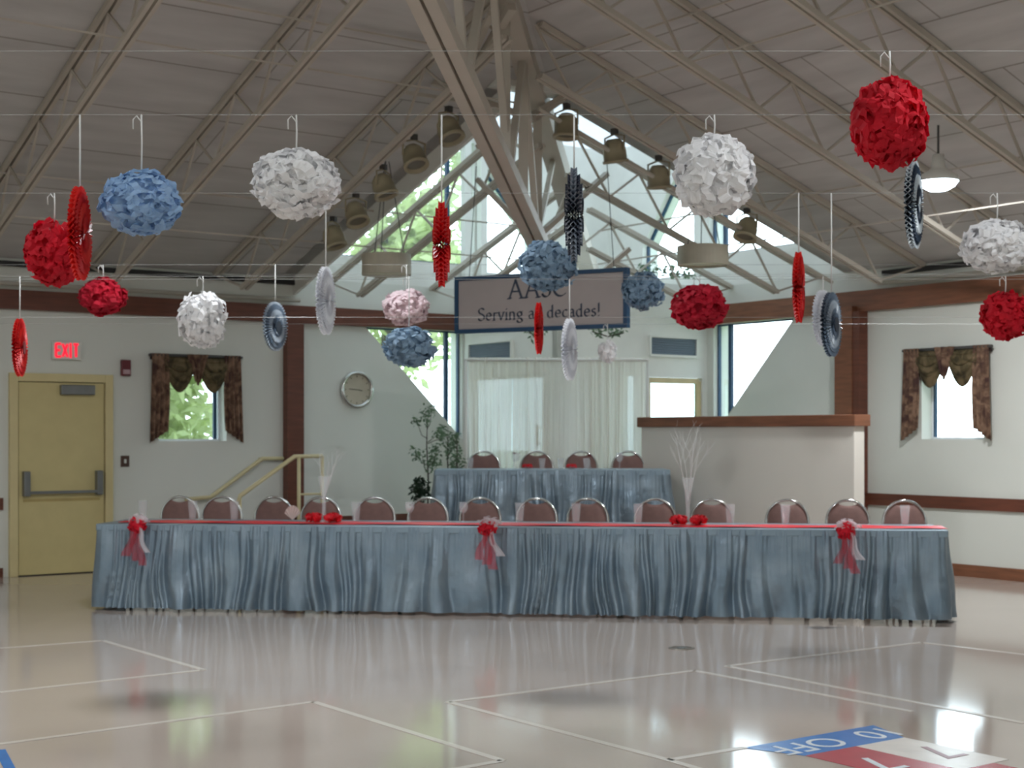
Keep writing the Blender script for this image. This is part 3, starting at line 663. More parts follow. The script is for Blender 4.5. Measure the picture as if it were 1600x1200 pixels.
GL = {  # x-height .6, cap height 1 ; (advance, strokes)
    'A': (.95, [[(.08, 0), (.45, 1.0)], [(.43, 1.02), (.82, 0)], [(.2, .36), (.67, .36)], ser(.08, 0, .1), ser(.82, 0, .12)]),
    'S': (.62, [arc(.32, .77, .22, .22, 25, 180) + arc(.32, .77, .22, .22, 180, 250)[1:] + arc(.3, .25, .24, .25, 70, -90) + arc(.3, .25, .24, .25, -90, -160)[1:]]),
    'C': (.88, [arc(.5, .5, .42, .5, 48, 312, 22)]),
    'e': (.52, [[(.08, .32), (.44, .32)] + arc(.26, .3, .19, .29, 5, 310, 18)]),
    'r': (.4, [[(.12, 0), (.12, .6)], [(.12, .42)] + arc(.27, .42, .12, .16, 150, 50, 6), ser(.12, 0, .09)]),
    'v': (.52, [[(.05, .6), (.25, 0)], [(.25, 0), (.46, .6)], ser(.06, .6, .07), ser(.45, .6, .07)]),
    'i': (.24, [[(.12, 0), (.12, .6)], [(.12, .82), (.12, .87)], ser(.12, 0, .09)]),
    'n': (.58, [[(.12, 0), (.12, .6)], [(.12, .44)] + arc(.29, .4, .16, .2, 140, 0, 8) + [(.45, 0)], ser(.12, 0, .08), ser(.45, 0, .08)]),
    'g': (.55, [arc(.26, .4, .17, .19, 0, 360, 18), [(.36, .55), (.48, .6)], [(.18, .22), (.16, .1), (.4, .06)] + arc(.27, -.12, .2, .14, 50, -200, 14)]),
    'a': (.5, [arc(.22, .45, .14, .15, 150, 20, 7) + [(.37, .3), (.37, .06), (.46, .02)], arc(.22, .18, .15, .17, 60, 330, 12)]),
    'l': (.24, [[(.12, 0), (.12, 1.0)], ser(.12, 0, .09)]),
    'd': (.56, [arc(.25, .3, .19, .29, 50, 330, 16), [(.42, 1.0), (.42, .02), (.5, .02)]]),
    'c': (.48, [arc(.27, .3, .2, .29, 50, 310, 16)]),
    's': (.42, [arc(.2, .45, .12, .13, 30, 250, 10) + arc(.19, .15, .14, .15, 70, -160, 12)]),
    '!': (.26, [[(.12, .3), (.12, 1.0)], [(.12, .0), (.12, .05)]]), ' ': (.32, [])}
def write(txt, h):
    out = []; x = 0
    for ch in txt:
        adv, st_ = GL[ch]
        out += [[((x + p[0]) * h, p[1] * h) for p in pg] for pg in nib(st_)]
        x += adv + .04
    return out, x * h
sl, sr = at(713, 472, 15.0), at(982, 472, 14.1); sl.z = sr.z = 2.84
t = thing('hanging_sign', 'long framed grey sign with blue border hanging over the stage', 'sign', (sl + sr) / 2, math.atan2(sr.y - sl.y, sr.x - sl.x))
W_ = (sr - sl).length; Hh = .575
mb = MB(); fw = .04
for x0_, x1_, z0_, z1_ in ((-W_ / 2, W_ / 2, Hh / 2 - fw, Hh / 2), (-W_ / 2, W_ / 2, -Hh / 2, -Hh / 2 + fw), (-W_ / 2, -W_ / 2 + fw, -Hh / 2 + fw, Hh / 2 - fw), (W_ / 2 - fw, W_ / 2, -Hh / 2 + fw, Hh / 2 - fw)):
    mb.box(x0_, x1_, -.04, .04, z0_, z1_)
mb.build('sign_frame', mat('dark_blue_paint', (24, 66, 100), .5), t)
MB().box(-W_ / 2 + fw, W_ / 2 - fw, -.02, .02, -Hh / 2 + fw, Hh / 2 - fw).build('sign_board', mat('sign_face', (172, 164, 162), .6, var=.02), t)
M_txt = mat('blue_black_lettering', (52, 64, 82), .6)
for txt, h_, cx_, cz_, wd in (('AASC', .185, -.012, .045, None), ('Serving all decades!', .125, -.008, -.165, None)):
    pg, wt = write(txt, h_); mb = MB()
    tgt = .66 if txt == 'AASC' else 1.37; k = tgt / wt
    x0_ = 0
    for word in txt.split(' '):
        pg, ww = write(word, h_); mb = MB()
        for q_ in pg: mb.prism([(cx_ + ((a_ + x0_) * k - tgt / 2), -.0215, cz_ + b_) for a_, b_ in q_], (0, -.002, 0))
        mb.build('lettering', M_txt, t); x0_ += ww + write(' ', h_)[1]
for x in (-W_ * .42, W_ * .42):
    MB().tube([(x, 0, Hh / 2), (x * .9, 0, 1.4)], .004, 5).build('hanging_wire', M_darksteel, t)

# ------------------------------------------------------------------ tissue pompoms, paper fans
def pom_mesh(mb, w_, h_, n, seed, c=(0, 0, 0), petal=.34, d_=None):
    rr = random.Random(seed); rx, rz = w_ / 2, h_ / 2; d_ = d_ or rx; c = Vector(c)
    for i in range(n):
        ph = math.acos(1 - 2 * (i + .5) / n); th = i * 2.39996 + rr.uniform(-.15, .15); ph += rr.uniform(-.08, .08)
        d = Vector((math.sin(ph) * math.cos(th), math.sin(ph) * math.sin(th), math.cos(ph)))
        e = d.cross(Vector((rr.uniform(-1, 1), rr.uniform(-1, 1), rr.uniform(-1, 1)))).normalized(); s_ = d.cross(e)
        L = rr.uniform(.84, 1.04); cv = rr.uniform(.25, .65); wd = petal * rr.uniform(.75, 1.2); p1, p2 = rr.uniform(0, 6), rr.uniform(0, 6)
        def fn(u_, v_):
            rad = .3 + (L - .3) * min(1, v_ * 1.25) - .10 * max(0, v_ - .75) * 2
            side = (u_ - .5) * wd * (.25 + .9 * v_)
            ruff = .055 * math.sin(u_ * 7 + p1) * v_ + .02 * math.sin(u_ * 15 + p2) * v_
            edge = (.05 * math.sin(u_ * 11 + p2) - .12 * abs(u_ - .5)) * (v_ ** 3)
            q = d * (rad + edge) + e * (cv * max(0, v_ - .45) ** 1.3 * 1.6 + ruff) + s_ * side
            return c + Vector((q.x * rx, q.y * d_, q.z * rz))
        mb.grid(fn, 6, 4)
    # dense heart that keeps the ball from being see-through
    def core(u_, v_):
        th, ph = 2 * PI * u_, PI * v_; k_ = .72 + .05 * math.sin(7 * th + 3 * ph) * math.sin(ph)
        return c + Vector((rx * k_ * math.sin(ph) * math.cos(th), d_ * k_ * math.sin(ph) * math.sin(th), rz * k_ * math.cos(ph)))
    mb.grid(core, 24, 14)
    return mb
def tissue(name, c, c2=None, tr=.35): return mat(name, c, .75, var=.12, scale=5, transl=tr, c2=c2, bump=.2, bscale=30)
T_white = tissue('white_tissue', (252, 252, 254), tr=.3); T_red = tissue('red_tissue', (196, 6, 34), (222, 20, 48)); T_blue = tissue('light_blue_tissue', (132, 174, 218), (176, 206, 236))
T_grey = tissue('blue_grey_tissue', (118, 146, 170), (150, 176, 198)); M_str = mat('white_string', (225, 225, 222), .8)
T_dred = tissue('deep_red_tissue', (172, 8, 40), (200, 20, 52))
lines = {6.1: 2.86, 7.6: 2.78, 9.0: 2.50, 11.0: 2.80, 12.6: 2.9}
def hanger(t, top, zline, hook=True):
    mb = MB(); L = zline
    mb.tube([(0, 0, top - .01), (.002, 0, (top + L) / 2), (0, 0, L)], .0035, 6)
    if hook: mb.tube([(0, 0, L - .03), (-.02, 0, L - .005), (-.035, 0, L - .02), (-.034, 0, L - .06)], .003, 5)
    mb.build('hanging_string', M_str, t, smooth=True)
def pompom(label, cx, cy, wp, hp, Y, m, n=150, seed=1, group='tissue paper pompoms'):
    c = at(cx, cy, Y); w_ = wp / FPX * Y * .98; h_ = hp / FPX * Y * .98
    t = thing('tissue_pompom', label, 'pompom', c, 0, group)
    pom_mesh(MB(), w_, h_, n, seed, d_=(w_ + h_) / 4, petal=.5).build('paper_ball', m, t, smooth=False)
    hanger(t, h_ / 2, lines[Y] - c.z)
    return t
pompom('large white tissue pompom at upper left below the roof', 463, 287, 142, 112, 6.1, T_white, 240, 1)
pompom('light blue tissue pompom hanging at upper left', 221, 318, 130, 102, 6.1, T_blue, 200, 2)
pompom('red tissue pompom half hidden behind the large red paper fan', 85, 396, 92, 108, 7.6, T_red, 170, 3)
pompom('small red tissue pompom hanging above the left wall beam', 161, 464, 76, 62, 11.0, T_dred, 130, 4)
pompom('white tissue pompom hanging right of the left window curtain', 317, 500, 78, 92, 9.0, T_white, 150, 5)
pompom('small pinkish white tissue pompom above the blue grey one', 635, 480, 76, 60, 11.0, tissue('pinkish_tissue', (232, 214, 218)), 120, 6)
pompom('blue grey tissue pompom hanging under the pinkish white pompom', 639, 541, 86, 68, 9.0, T_grey, 140, 7)
pompom('blue grey tissue pompom covering the letters of the sign', 855, 416, 94, 82, 9.0, T_grey, 150, 8)
pompom('large white tissue pompom at upper right below the roof', 1116, 274, 130, 128, 6.1, T_white, 240, 9)
pompom('large red tissue pompom highest at the right', 1390, 193, 122, 148, 6.1, T_red, 230, 10) if False else None
lines[5.7] = 3.02
pompom('large red tissue pompom hanging highest of all at the right', 1390, 193, 122, 146, 5.7, T_red, 230, 10)
pompom('dark red tissue pompom right of the sign', 1093, 479, 94, 74, 9.0, T_dred, 150, 11)
pompom('blue grey tissue pompom touching the right end of the sign', 1005, 455, 68, 64, 12.6, T_grey, 120, 12)
pompom('white tissue pompom cut by the right edge of the photo', 1558, 384, 112, 86, 7.6, T_white, 180, 13)
pompom('red tissue pompom in front of the right window curtain', 1571, 493, 80, 80, 9.0, T_red, 150, 14)
lines[13.6] = 2.55
pompom('tiny white tissue pompom in front of the white drapes', 949, 549, 32, 38, 13.6, T_white, 70, 15)

def fan_mesh(mb, Rr, seed, thick=.014):
    rr = random.Random(seed); N = 44
    for sgn in (-1, 1):
        for lay, (rad, off) in enumerate(((Rr, .0), (Rr * .86, .45), (Rr * .66, .8), (Rr * .36, 1.0))):
            rings = 5; o = len(mb.v)
            for i in range(rings + 1):
                rf = rad * i / rings
                for j in range(2 * N):
                    a_ = PI * j / N; pk = (1 if j % 2 else -1); sc = 1 - (.05 if j % 2 == 0 else 0) * (i == rings)
                    y_ = sgn * (off * thick + pk * .007 * (i / rings) + .006)
                    mb.v.append((rf * sc * math.cos(a_), y_, rf * sc * math.sin(a_)))
            for i in range(rings):
                for j in range(2 * N):
                    mb.f.append((o + i * 2 * N + j, o + i * 2 * N + (j + 1) % (2 * N), o + (i + 1) * 2 * N + (j + 1) % (2 * N), o + (i + 1) * 2 * N + j))
    return mb
def fanmat(name, c, c2, lo=.25, hi=.4, tr=.15, rough=.5):
    """paper with printed concentric bands"""
    m = bpy.data.materials.new(name); m.use_nodes = True; n = m.node_tree.nodes; l = m.node_tree.links; p = n['Principled BSDF']
    t = n.new('ShaderNodeTexCoord'); le = n.new('ShaderNodeVectorMath'); le.operation = 'LENGTH'; l.new(t.outputs['Object'], le.inputs[0])
    mu = n.new('ShaderNodeMath'); mu.operation = 'MULTIPLY'; mu.inputs[1].default_value = 75; l.new(le.outputs['Value'], mu.inputs[0]); s = n.new('ShaderNodeMath'); s.operation = 'SINE'; l.new(mu.outputs[0], s.inputs[0])
    ns = n.new('ShaderNodeTexNoise'); ns.inputs['Scale'].default_value = 30; l.new(t.outputs['Object'], ns.inputs[0]); ad = n.new('ShaderNodeMath'); ad.operation = 'ADD'; l.new(s.outputs[0], ad.inputs[0]); l.new(ns.outputs[0], ad.inputs[1])
    r_ = n.new('ShaderNodeValToRGB'); l.new(ad.outputs[0], r_.inputs[0]); r_.color_ramp.elements[0].position = lo; r_.color_ramp.elements[1].position = hi + .5
    r_.color_ramp.elements[0].color = (*srgb(c), 1); r_.color_ramp.elements[1].color = (*srgb(c2), 1); l.new(r_.outputs[0], p.inputs['Base Color']); p.inputs['Roughness'].default_value = rough
    tr_ = n.new('ShaderNodeBsdfTranslucent'); l.new(r_.outputs[0], tr_.inputs[0]); mx = n.new('ShaderNodeMixShader'); mx.inputs[0].default_value = tr; l.new(p.outputs[0], mx.inputs[1]); l.new(tr_.outputs[0], mx.inputs[2]); l.new(mx.outputs[0], n['Material Output'].inputs[0])
    return m
F_red = fanmat('red_fan_paper', (206, 18, 26), (224, 40, 34), tr=.3); F_white = fanmat('white_fan_paper', (226, 228, 234), (246, 248, 252), tr=.4)
F_silver = fanmat('silver_blue_foil', (96, 112, 130), (168, 180, 192), rough=.3); F_dark = fanmat('dark_foil', (50, 60, 76), (120, 130, 142), rough=.3); F_stripe = fanmat('striped_foil', (34, 52, 72), (196, 206, 212), rough=.3)
def fan(label, cx, cy, wp, hp, Y, m, seed, flipr=1, core=None, thick=.014):
    c = at(cx, cy, Y); Rr = hp / FPX * Y / 2
    t = thing('paper_fan', label, 'paper fan', c, 0, 'pleated paper fans')
    ratio = min(.95, max(0.02, (wp / FPX * Y - (.045 if thick > .02 else .028)) / (2 * Rr))); view = math.atan2(c.x, c.y)
    t.rotation_euler.z = -view + flipr * math.acos(ratio)
    fan_mesh(MB(), Rr, seed, thick * Rr / .17).build('pleated_disc', m, t)
    if core:
        hb = MB().lathe([(0, -.03), (.22 * Rr, -.03), (.22 * Rr, .03), (0, .03)], 16); hb.v = [(x_, z_, y_) for x_, y_, z_ in hb.v]; hb.build('hub', core, t)
        
    hanger(t, Rr, lines[Y] - c.z, False)
fan('large red paper fan seen nearly edge on at far left', 125, 365, 40, 148, 6.1, F_red, 1)
fan('red paper fan hanging lowest above the yellow door', 31, 543, 26, 92, 9.0, F_red, 2, core=mat('fan_hub_dark', (110, 14, 20), .6))
fan('grey blue paper fan with dark centre in front of brown post', 430, 510, 42, 78, 11.0, F_silver, 3, core=mat('fan_hub_blue', (40, 52, 66), .6))
fan('white paper fan hanging below the large left white pompom', 509, 470, 34, 108, 7.6, F_white, 4)
fan('slim red paper fan turned edge on left of the hip beam', 690, 382, 19, 134, 6.1, F_red, 5, thick=.024)
fan('dark grey foil fan turned edge on above the sign', 897, 336, 20, 148, 6.1, F_dark, 6, thick=.024)
lines[9.9] = 2.32
fan('small red paper fan in front of the sign lettering', 842, 513, 13, 82, 9.9, F_red, 7)
lines[8.6] = 2.44
fan('white paper fan hanging below the sign', 890, 546, 28, 98, 8.6, F_white, 8)
fan('slim red paper fan turned edge on right of the sign', 1248, 449, 18, 112, 7.6, F_red, 9)
fan('white paper fan half hidden behind the silver blue fan', 1286, 497, 36, 88, 9.0, F_white, 10)
fan('silver blue paper fan overlapping a white fan at right', 1299, 507, 36, 102, 7.6, F_silver, 11, core=MATS['fan_hub_blue'])
fan('striped dark foil fan behind the large red pompom', 1428, 320, 30, 138, 6.1, F_stripe, 12)
# lines stretched across the hall
for Y, z in lines.items():
    if Y in (9.9, 8.6): pass
    s0 = C.dot(B); xl = (C.dot(B) - .809 * Y) / (-.588); xr = (C.dot(A) - .588 * Y) / .809
    mb = MB(); mb.tube([(xl, Y, z), ((xl + xr) / 2, Y, z), (xr, Y, z)], .0012, 5)
    tag(mb.build('hanging_line', mat('clear_fishing_line', (200, 200, 198), .25, alpha=.5)), {5.7: 'thin line holding the highest red pompom', 6.1: 'thin line holding the large white pompoms', 7.6: 'thin line holding the white fan at centre left', 8.6: 'thin line holding the white fan below the sign', 9.0: 'thin line holding the dark red pompom', 9.9: 'thin line holding the small red fan at the sign', 11.0: 'thin line holding the small red pompom at left', 12.6: 'thin line holding the pompom at the sign end', 13.6: 'thin line holding the tiny white pompom'}[Y], 'line', 'lines stretched across the hall')

# ------------------------------------------------------------------ skirted tables
M_skirt = mat('silver_blue_plastic_skirt', (122, 140, 154), .3, metal=.55, var=.1, scale=3, bump=1.0, bscale=5, c2=(136, 150, 160))
M_cloth = mat('silver_blue_table_cover', (136, 154, 166), .38, metal=.3, var=.05, bump=.1, bscale=12)
def skirt(parentless_name, label, L, D, z1, z0, flare, seed, loc, rotz, group):
    """three sides of gathered skirt round a table L long, D deep; local x along, front at y=0"""
    rr = random.Random(seed); t = thing(parentless_name, label, 'table skirt', loc, rotz, group)
    tot = D + L + D; n = int(tot / .012)
    def path(s_):
        if s_ < D: return Vector((-L / 2, D - s_, 0)), Vector((-1, 0, 0))
        if s_ < D + L: return Vector((-L / 2 + s_ - D, 0, 0)), Vector((0, -1, 0))
        return Vector((L / 2, s_ - D - L, 0)), Vector((1, 0, 0))
    folds = []; s_ = 0
    while s_ < tot + .3: folds.append((s_, rr.uniform(.45, 1.0), rr.uniform(-.04, .04))); s_ += rr.choice((.05, .08, .12, .18, .24)) * rr.uniform(.85, 1.15)
    def wave(s_, j):
        best = 0
        for k in range(len(folds) - 1):
            f0, am, dr = folds[k]; f1 = folds[k + 1][0]
            if f0 <= s_ < f1:
                u_ = (s_ - f0) / (f1 - f0); return am * math.sin(PI * u_) ** 1.0, u_, am
        return 0, 0, 0
    nz = 14; mb = MB(); o = 0
    for i in range(n + 1):
        s_ = min(tot - 1e-4, tot * i / n); p_, nn = path(s_)
        # soften corners
        for cs in (D, D + L):
            if abs(s_ - cs) < .06:
                n1 = path(cs - .1)[1]; n2 = path(cs + .1)[1]; k_ = (s_ - cs + .06) / .12; nn = (n1 * (1 - k_) + n2 * k_)
        for j in range(nz + 1):
            v_ = j / nz; sh = s_ + .05 * math.sin(s_ * 5 + v_ * 3) * v_
            w_, u_, am = wave(sh, v_); w2 = math.sin(s_ * 160 + am * 9) * .006 * (1 - v_) ** 2
            out = .012 + flare * v_ + w_ * (.03 + .075 * v_) + w2 + .012 * math.sin(v_ * 7 + s_ * 13) * v_
            q_ = p_ + nn * out; q_.z = z1 - (z1 - z0) * v_; mb.v.append(tuple(q_))
    for i in range(n):
        for j in range(nz):
            a_ = i * (nz + 1) + j; mb.f.append((a_, a_ + 1, a_ + nz + 2, a_ + nz + 1))
    mb.build('pleated_skirt', M_skirt, t, smooth=True)
    mb = MB(); pts = []
    for i in range(0, n + 1, 4):
        p_, nn = path(min(tot - 1e-4, tot * i / n)); pts.append(p_ + nn * .016)
    def band(u_, v_):
        p_ = pts[min(len(pts) - 1, int(u_ * (len(pts) - 1)))]; return (p_.x, p_.y, z1 + .012 - .05 * v_)
    return t
def cover(label, L, D, z, loc, rotz, group):
    mb = MB(); mb.box(-L / 2 - .02, L / 2 + .02, -.022, D + .02, z - .0, z + .012); mb.box(-L / 2 - .022, L / 2 + .022, -.028, -.018, z - .045, z + .012)
    mb.box(-L / 2 - .028, -L / 2 - .018, -.022, D + .02, z - .045, z + .012); mb.box(L / 2 + .018, L / 2 + .028, -.022, D + .02, z - .045, z + .012)
    o = mb.build('table_cover', M_cloth, loc=loc, rotz=rotz, bevel=.006); return tag(o, label, 'tablecloth', group)
M_lam = mat('table_laminate', (150, 120, 90), .5)
def ftable(label, loc, rotz, L=2.38, D=.74, z=.735, group='folding tables under the front skirt'):
    t = thing('folding_table', label, 'table', loc, rotz, group)
    MB().box(-L / 2, L / 2, .0, D, z - .03, z - .002).build('tabletop', M_lam, t, bevel=.004)
    for x in (-L / 2 + .25, L / 2 - .25):
        for y in (.06, D - .06): MB().tube([(x, y, 0), (x, y, z - .03)], .015, 8).build('leg', M_darksteel, t, smooth=True)
        MB().tube([(x, .06, .25), (x, D - .06, .25)], .012, 6).build('leg_brace', M_darksteel, t)
FL, FR = Vector((-3.60, 12.86, 0)), Vector((3.52, 11.98, 0)); TL = (FR - FL).length; TR = math.atan2(FR.y - FL.y, FR.x - FL.x)
tx = Vector((math.cos(TR), math.sin(TR), 0)); ty = Vector((-math.sin(TR), math.cos(TR), 0)); mid = (FL + FR) / 2
for k, nm in ((-1, 'left'), (0, 'middle'), (1, 'right')): ftable('%s folding table of three under the long front cover' % nm, mid + tx * (k * TL / 3), TR, L=TL / 3 - .02)
skirt('table_skirt', 'long silver blue gathered skirt round the front head table', TL, .76, .742, .03, .035, 11, mid, TR, 'table skirts')
cover('silver blue cover on the long front head table', TL, .76, .738, mid, TR, 'table covers')
SF = Vector((.43, 15.72, .4)); SLn = 2.46
ftable('folding table under the short cover on the stage', SF, 0, L=SLn - .04, D=.66, group='folding tables')
skirt('table_skirt', 'short silver blue gathered skirt round the stage table', SLn, .68, .742, .02, .035, 12, SF, 0, 'table skirts')
cover('silver blue cover on the short stage table', SLn, .68, .738, SF, 0, 'table covers')
# point on front table: fraction along by photo column
def onfront(px, dy_, z=.75):
    s = (px - 800) / FPX; o_ = FL + ty * dy_       # solve o_.x + k tx.x = s (o_.y + k tx.y)
    k = (s * o_.y - o_.x) / (tx.x - s * tx.y); p = o_ + tx * k; p.z = z; return p
# red runner
ra, rb = onfront(196, .3), onfront(1476, .3); Lr = (rb - ra).length
def rn(u_, v_): return (u_ * Lr - Lr / 2, (v_ - .5) * .34 + .012 * math.sin(u_ * 23), .0035 + .003 * (1 + math.sin(u_ * 60 + v_ * 4)))
o = MB().grid(rn, 160, 6).build('table_runner', mat('red_runner_cloth', (226, 28, 48), .4, var=.06, bump=.1), loc=(ra + rb) / 2, rotz=TR, smooth=True, solid=.002)
tag(o, 'bright red runner lying along the long front table', 'table runner')

# ------------------------------------------------------------------ chairs
M_uph = mat('mauve_brown_upholstery', (128, 98, 92), .85, var=.08, scale=20); M_tube = mat('chair_tube', (150, 140, 132), .3, metal=.7)
def make_chair():
    t = thing('banquet_chair', 'chair', 'chair')
    # local: faces -y, back at +y
    RX, RZ = .192, .205; bc = Vector((0, .24, .725))
    mb = MB(); lean = .12
    def bk(u_, v_, off):
        th = PI * 2 * u_; r_ = v_; x = RX * .93 * r_ * math.cos(th); z = RZ * .98 * r_ * math.sin(th)
        zc = .150 + .03 * (x / .1) ** 2 if abs(x) < .1 else 9
        if z > zc: z = zc + (z - zc) * .05
        y = -.02 * (1 - r_ ** 4) * off - .03 * (1 - (x / RX) ** 2)
        return (bc.x + x, bc.y + y + lean * z, bc.z + z)
    mb.grid(lambda u, v: bk(u, v, 1), 36, 6); mb.grid(lambda u, v: bk(u, v, -1), 36, 6)
    mb.build('backrest', M_uph, t, smooth=True)
    pts = []
    for k in range(29):
        th = math.radians(-62 + 304 * k / 28); x = RX * math.cos(th); z = RZ * math.sin(th); pts.append((x, bc.y + lean * z - .03 * (1 - (x / RX) ** 2) + .0, bc.z + z))
    l0, l1 = pts[0], pts[-1]
    MB().tube([(l0[0] + .08, .20, .44)] + pts + [(l1[0] - .08, .20, .44)], .0125, 8).build('back_frame', M_chrome, t, smooth=True)
    def seat(u_, v_):
        th = 2 * PI * u_; x = .185 * (abs(math.cos(th)) ** .6) * (1 if math.cos(th) >= 0 else -1); y = .2 * (abs(math.sin(th)) ** .6) * (1 if math.sin(th) >= 0 else -1)
        prof = [(0, .475), (.6, .475), (.95, .465), (1, .445), (.97, .42), (0, .42)]; i = min(4, int(v_ * 5)); f_ = v_ * 5 - i; r_ = prof[i][0] * (1 - f_) + prof[i + 1][0] * f_; z = prof[i][1] * (1 - f_) + prof[i + 1][1] * f_
        return (x * r_, y * r_, z)
    MB().grid(seat, 32, 10).build('seat', M_uph, t, smooth=True)
    for sx in (-1, 1):
        MB().tube([(sx * .15, -.16, .42), (sx * .165, -.19, 0)], .011, 8).build('leg', M_tube, t, smooth=True)
        MB().tube([(sx * .15, .17, .42), (sx * .165, .24, 0)], .011, 8).build('leg', M_tube, t, smooth=True)
        MB().tube([(sx * .15, -.16, .415), (sx * .15, .2, .43)], .011, 8).build('seat_frame', M_tube, t, smooth=True)
    return t
proto = make_chair(); first = [True]
def chair(label, p, rz, group):
    o = proto if first[0] else copy_tree(proto); first[0] = False
    o.location = p; o.rotation_euler.z = rz; o['label'] = label; o['group'] = group; return o
fc = [266, 337, 414, 492, 578, 660, 745, 830, 911, 1020, 1115, 1232, 1327, 1420]
fl_ = ['mauve round backed chair at the far left end of front table', 'second mauve round backed chair from left at front table', 'mauve chair in front of the left handrail foot', 'mauve chair behind the left rose centrepiece', 'mauve chair at front table right of the left centrepiece', 'mauve chair at front table just left of stage table skirt', 'mauve chair at front table behind the middle red bow', 'mauve chair at front table right of the middle bow', 'mauve chair at front table with the brightest rim at centre', 'mauve chair at front table left of the right rose centrepiece', 'mauve chair at front table right of the right rose centrepiece', 'mauve chair at front table in front of the knee wall', 'mauve chair at front table behind the right red bow', 'mauve round backed chair at the far right end of front table']
for px, lb in zip(fc, fl_):
    p = onfront(px, 1.12, 0); chair(lb, p, TR + R.uniform(-.12, .12), 'chairs behind the front table')
for px, lb in zip((755, 838, 911, 985), ('leftmost of the four dark chairs on the stage', 'dark chair on the stage behind the left red bowl', 'dark chair on the stage behind the right red bowl', 'rightmost of the four dark chairs on the stage')):
    p = at(px, 700, 16.72); p.z = .4; chair(lb, p, R.uniform(-.08, .08), 'chairs behind the stage table')

# ------------------------------------------------------------------ things on the tables
def tumbler(t, h=.15, r0=.028, r1=.042):
    MB().lathe([(0, .0), (r0, 0), (r0 + .001, .012), (r1, h), (r1 - .003, h), (r0 - .002, .016), (0, .016)], 20).build('glass_body', M_tumbler, t, smooth=True)
def goblet(t):
    MB().lathe([(0, 0), (.035, 0), (.034, .004), (.006, .01), (.005, .07), (.03, .09), (.042, .125), (.038, .175), (.036, .175), (.04, .125), (.028, .093), (0, .085)], 20).build('glass_body', M_tumbler, t, smooth=True)
gl = [(223, 't', 'clear glass at the left end of the front table'), (301, 't', 'clear glass between the two leftmost front chairs'), (366, 't', 'clear glass right of the second front chair'), (556, 't', 'clear glass left of the chair right of left centrepiece'), (640, 'g', 'clear stemmed glass in front of chair near stage table corner'), (724, 'g', 'clear stemmed glass just left of the middle bow'), (812, 't', 'clear tumbler right of the middle bow'), (900, 't', 'clear tumbler in front of the bright rimmed chair'), (997, 't', 'clear tumbler left of the right rose centrepiece'), (1141, 't', 'clear tumbler right of the right rose centrepiece'), (1227, 't', 'clear tumbler in front of the knee wall chair'), (1414, 't', 'clear tumbler near the right end of front table')]
for px, k, lb in gl:
    t = thing('drinking_glass', lb, 'glass', onfront(px, .5, .7595), 0, 'drinking glasses on the front table')
    tumbler(t, .17, .03, .044) if k == 't' else goblet(t)
# folded napkin with pink cast near the handrail
o = thing('paper_napkin', 'pinkish white folded napkin fan behind the left centrepiece', 'napkin', onfront(457, .52, .7595))
def nf(u_, v_): a_ = PI * (.15 + .7 * u_); r_ = .1 * v_; return (-r_ * math.cos(a_) * .8, .01 * math.sin(u_ * 40) * v_, .005 + r_ * math.sin(a_) * 1.3)
MB().grid(nf, 24, 4).build('folded_paper', mat('pink_napkin', (228, 214, 208), .8, transl=.3), o, solid=.002)

M_rose = mat('red_rose_petals', (206, 8, 30), .6, var=.2, scale=20, transl=.1); M_leaf = mat('dark_leaf', (44, 62, 40), .6, var=.3, scale=8); M_twig = mat('white_twig', (222, 222, 220), .7)
def rose(mb, c, r_, seed):
    rr = random.Random(seed); c = Vector(c)
    for lay, (n, rad, h_) in enumerate(((3, .25, 1.0), (4, .5, .9), (5, .8, .7), (6, 1.05, .45))):
        for k in range(n):
            a0 = 2 * PI * k / n + lay * .6 + rr.uniform(-.2, .2)
            def fn(u_, v_):
                a_ = a0 + (u_ - .5) * (2.4 * PI / n) * (.6 + .4 * v_); rd = r_ * rad * (.35 + .65 * v_ + .18 * v_ * v_ * lay / 3); z = r_ * h_ * 1.1 * math.sin(v_ * 1.5) * (1 - .5 * (2 * u_ - 1) ** 2)
                return c + Vector((rd * math.cos(a_), rd * math.sin(a_), z))
            mb.grid(fn, 5, 3)
    return mb
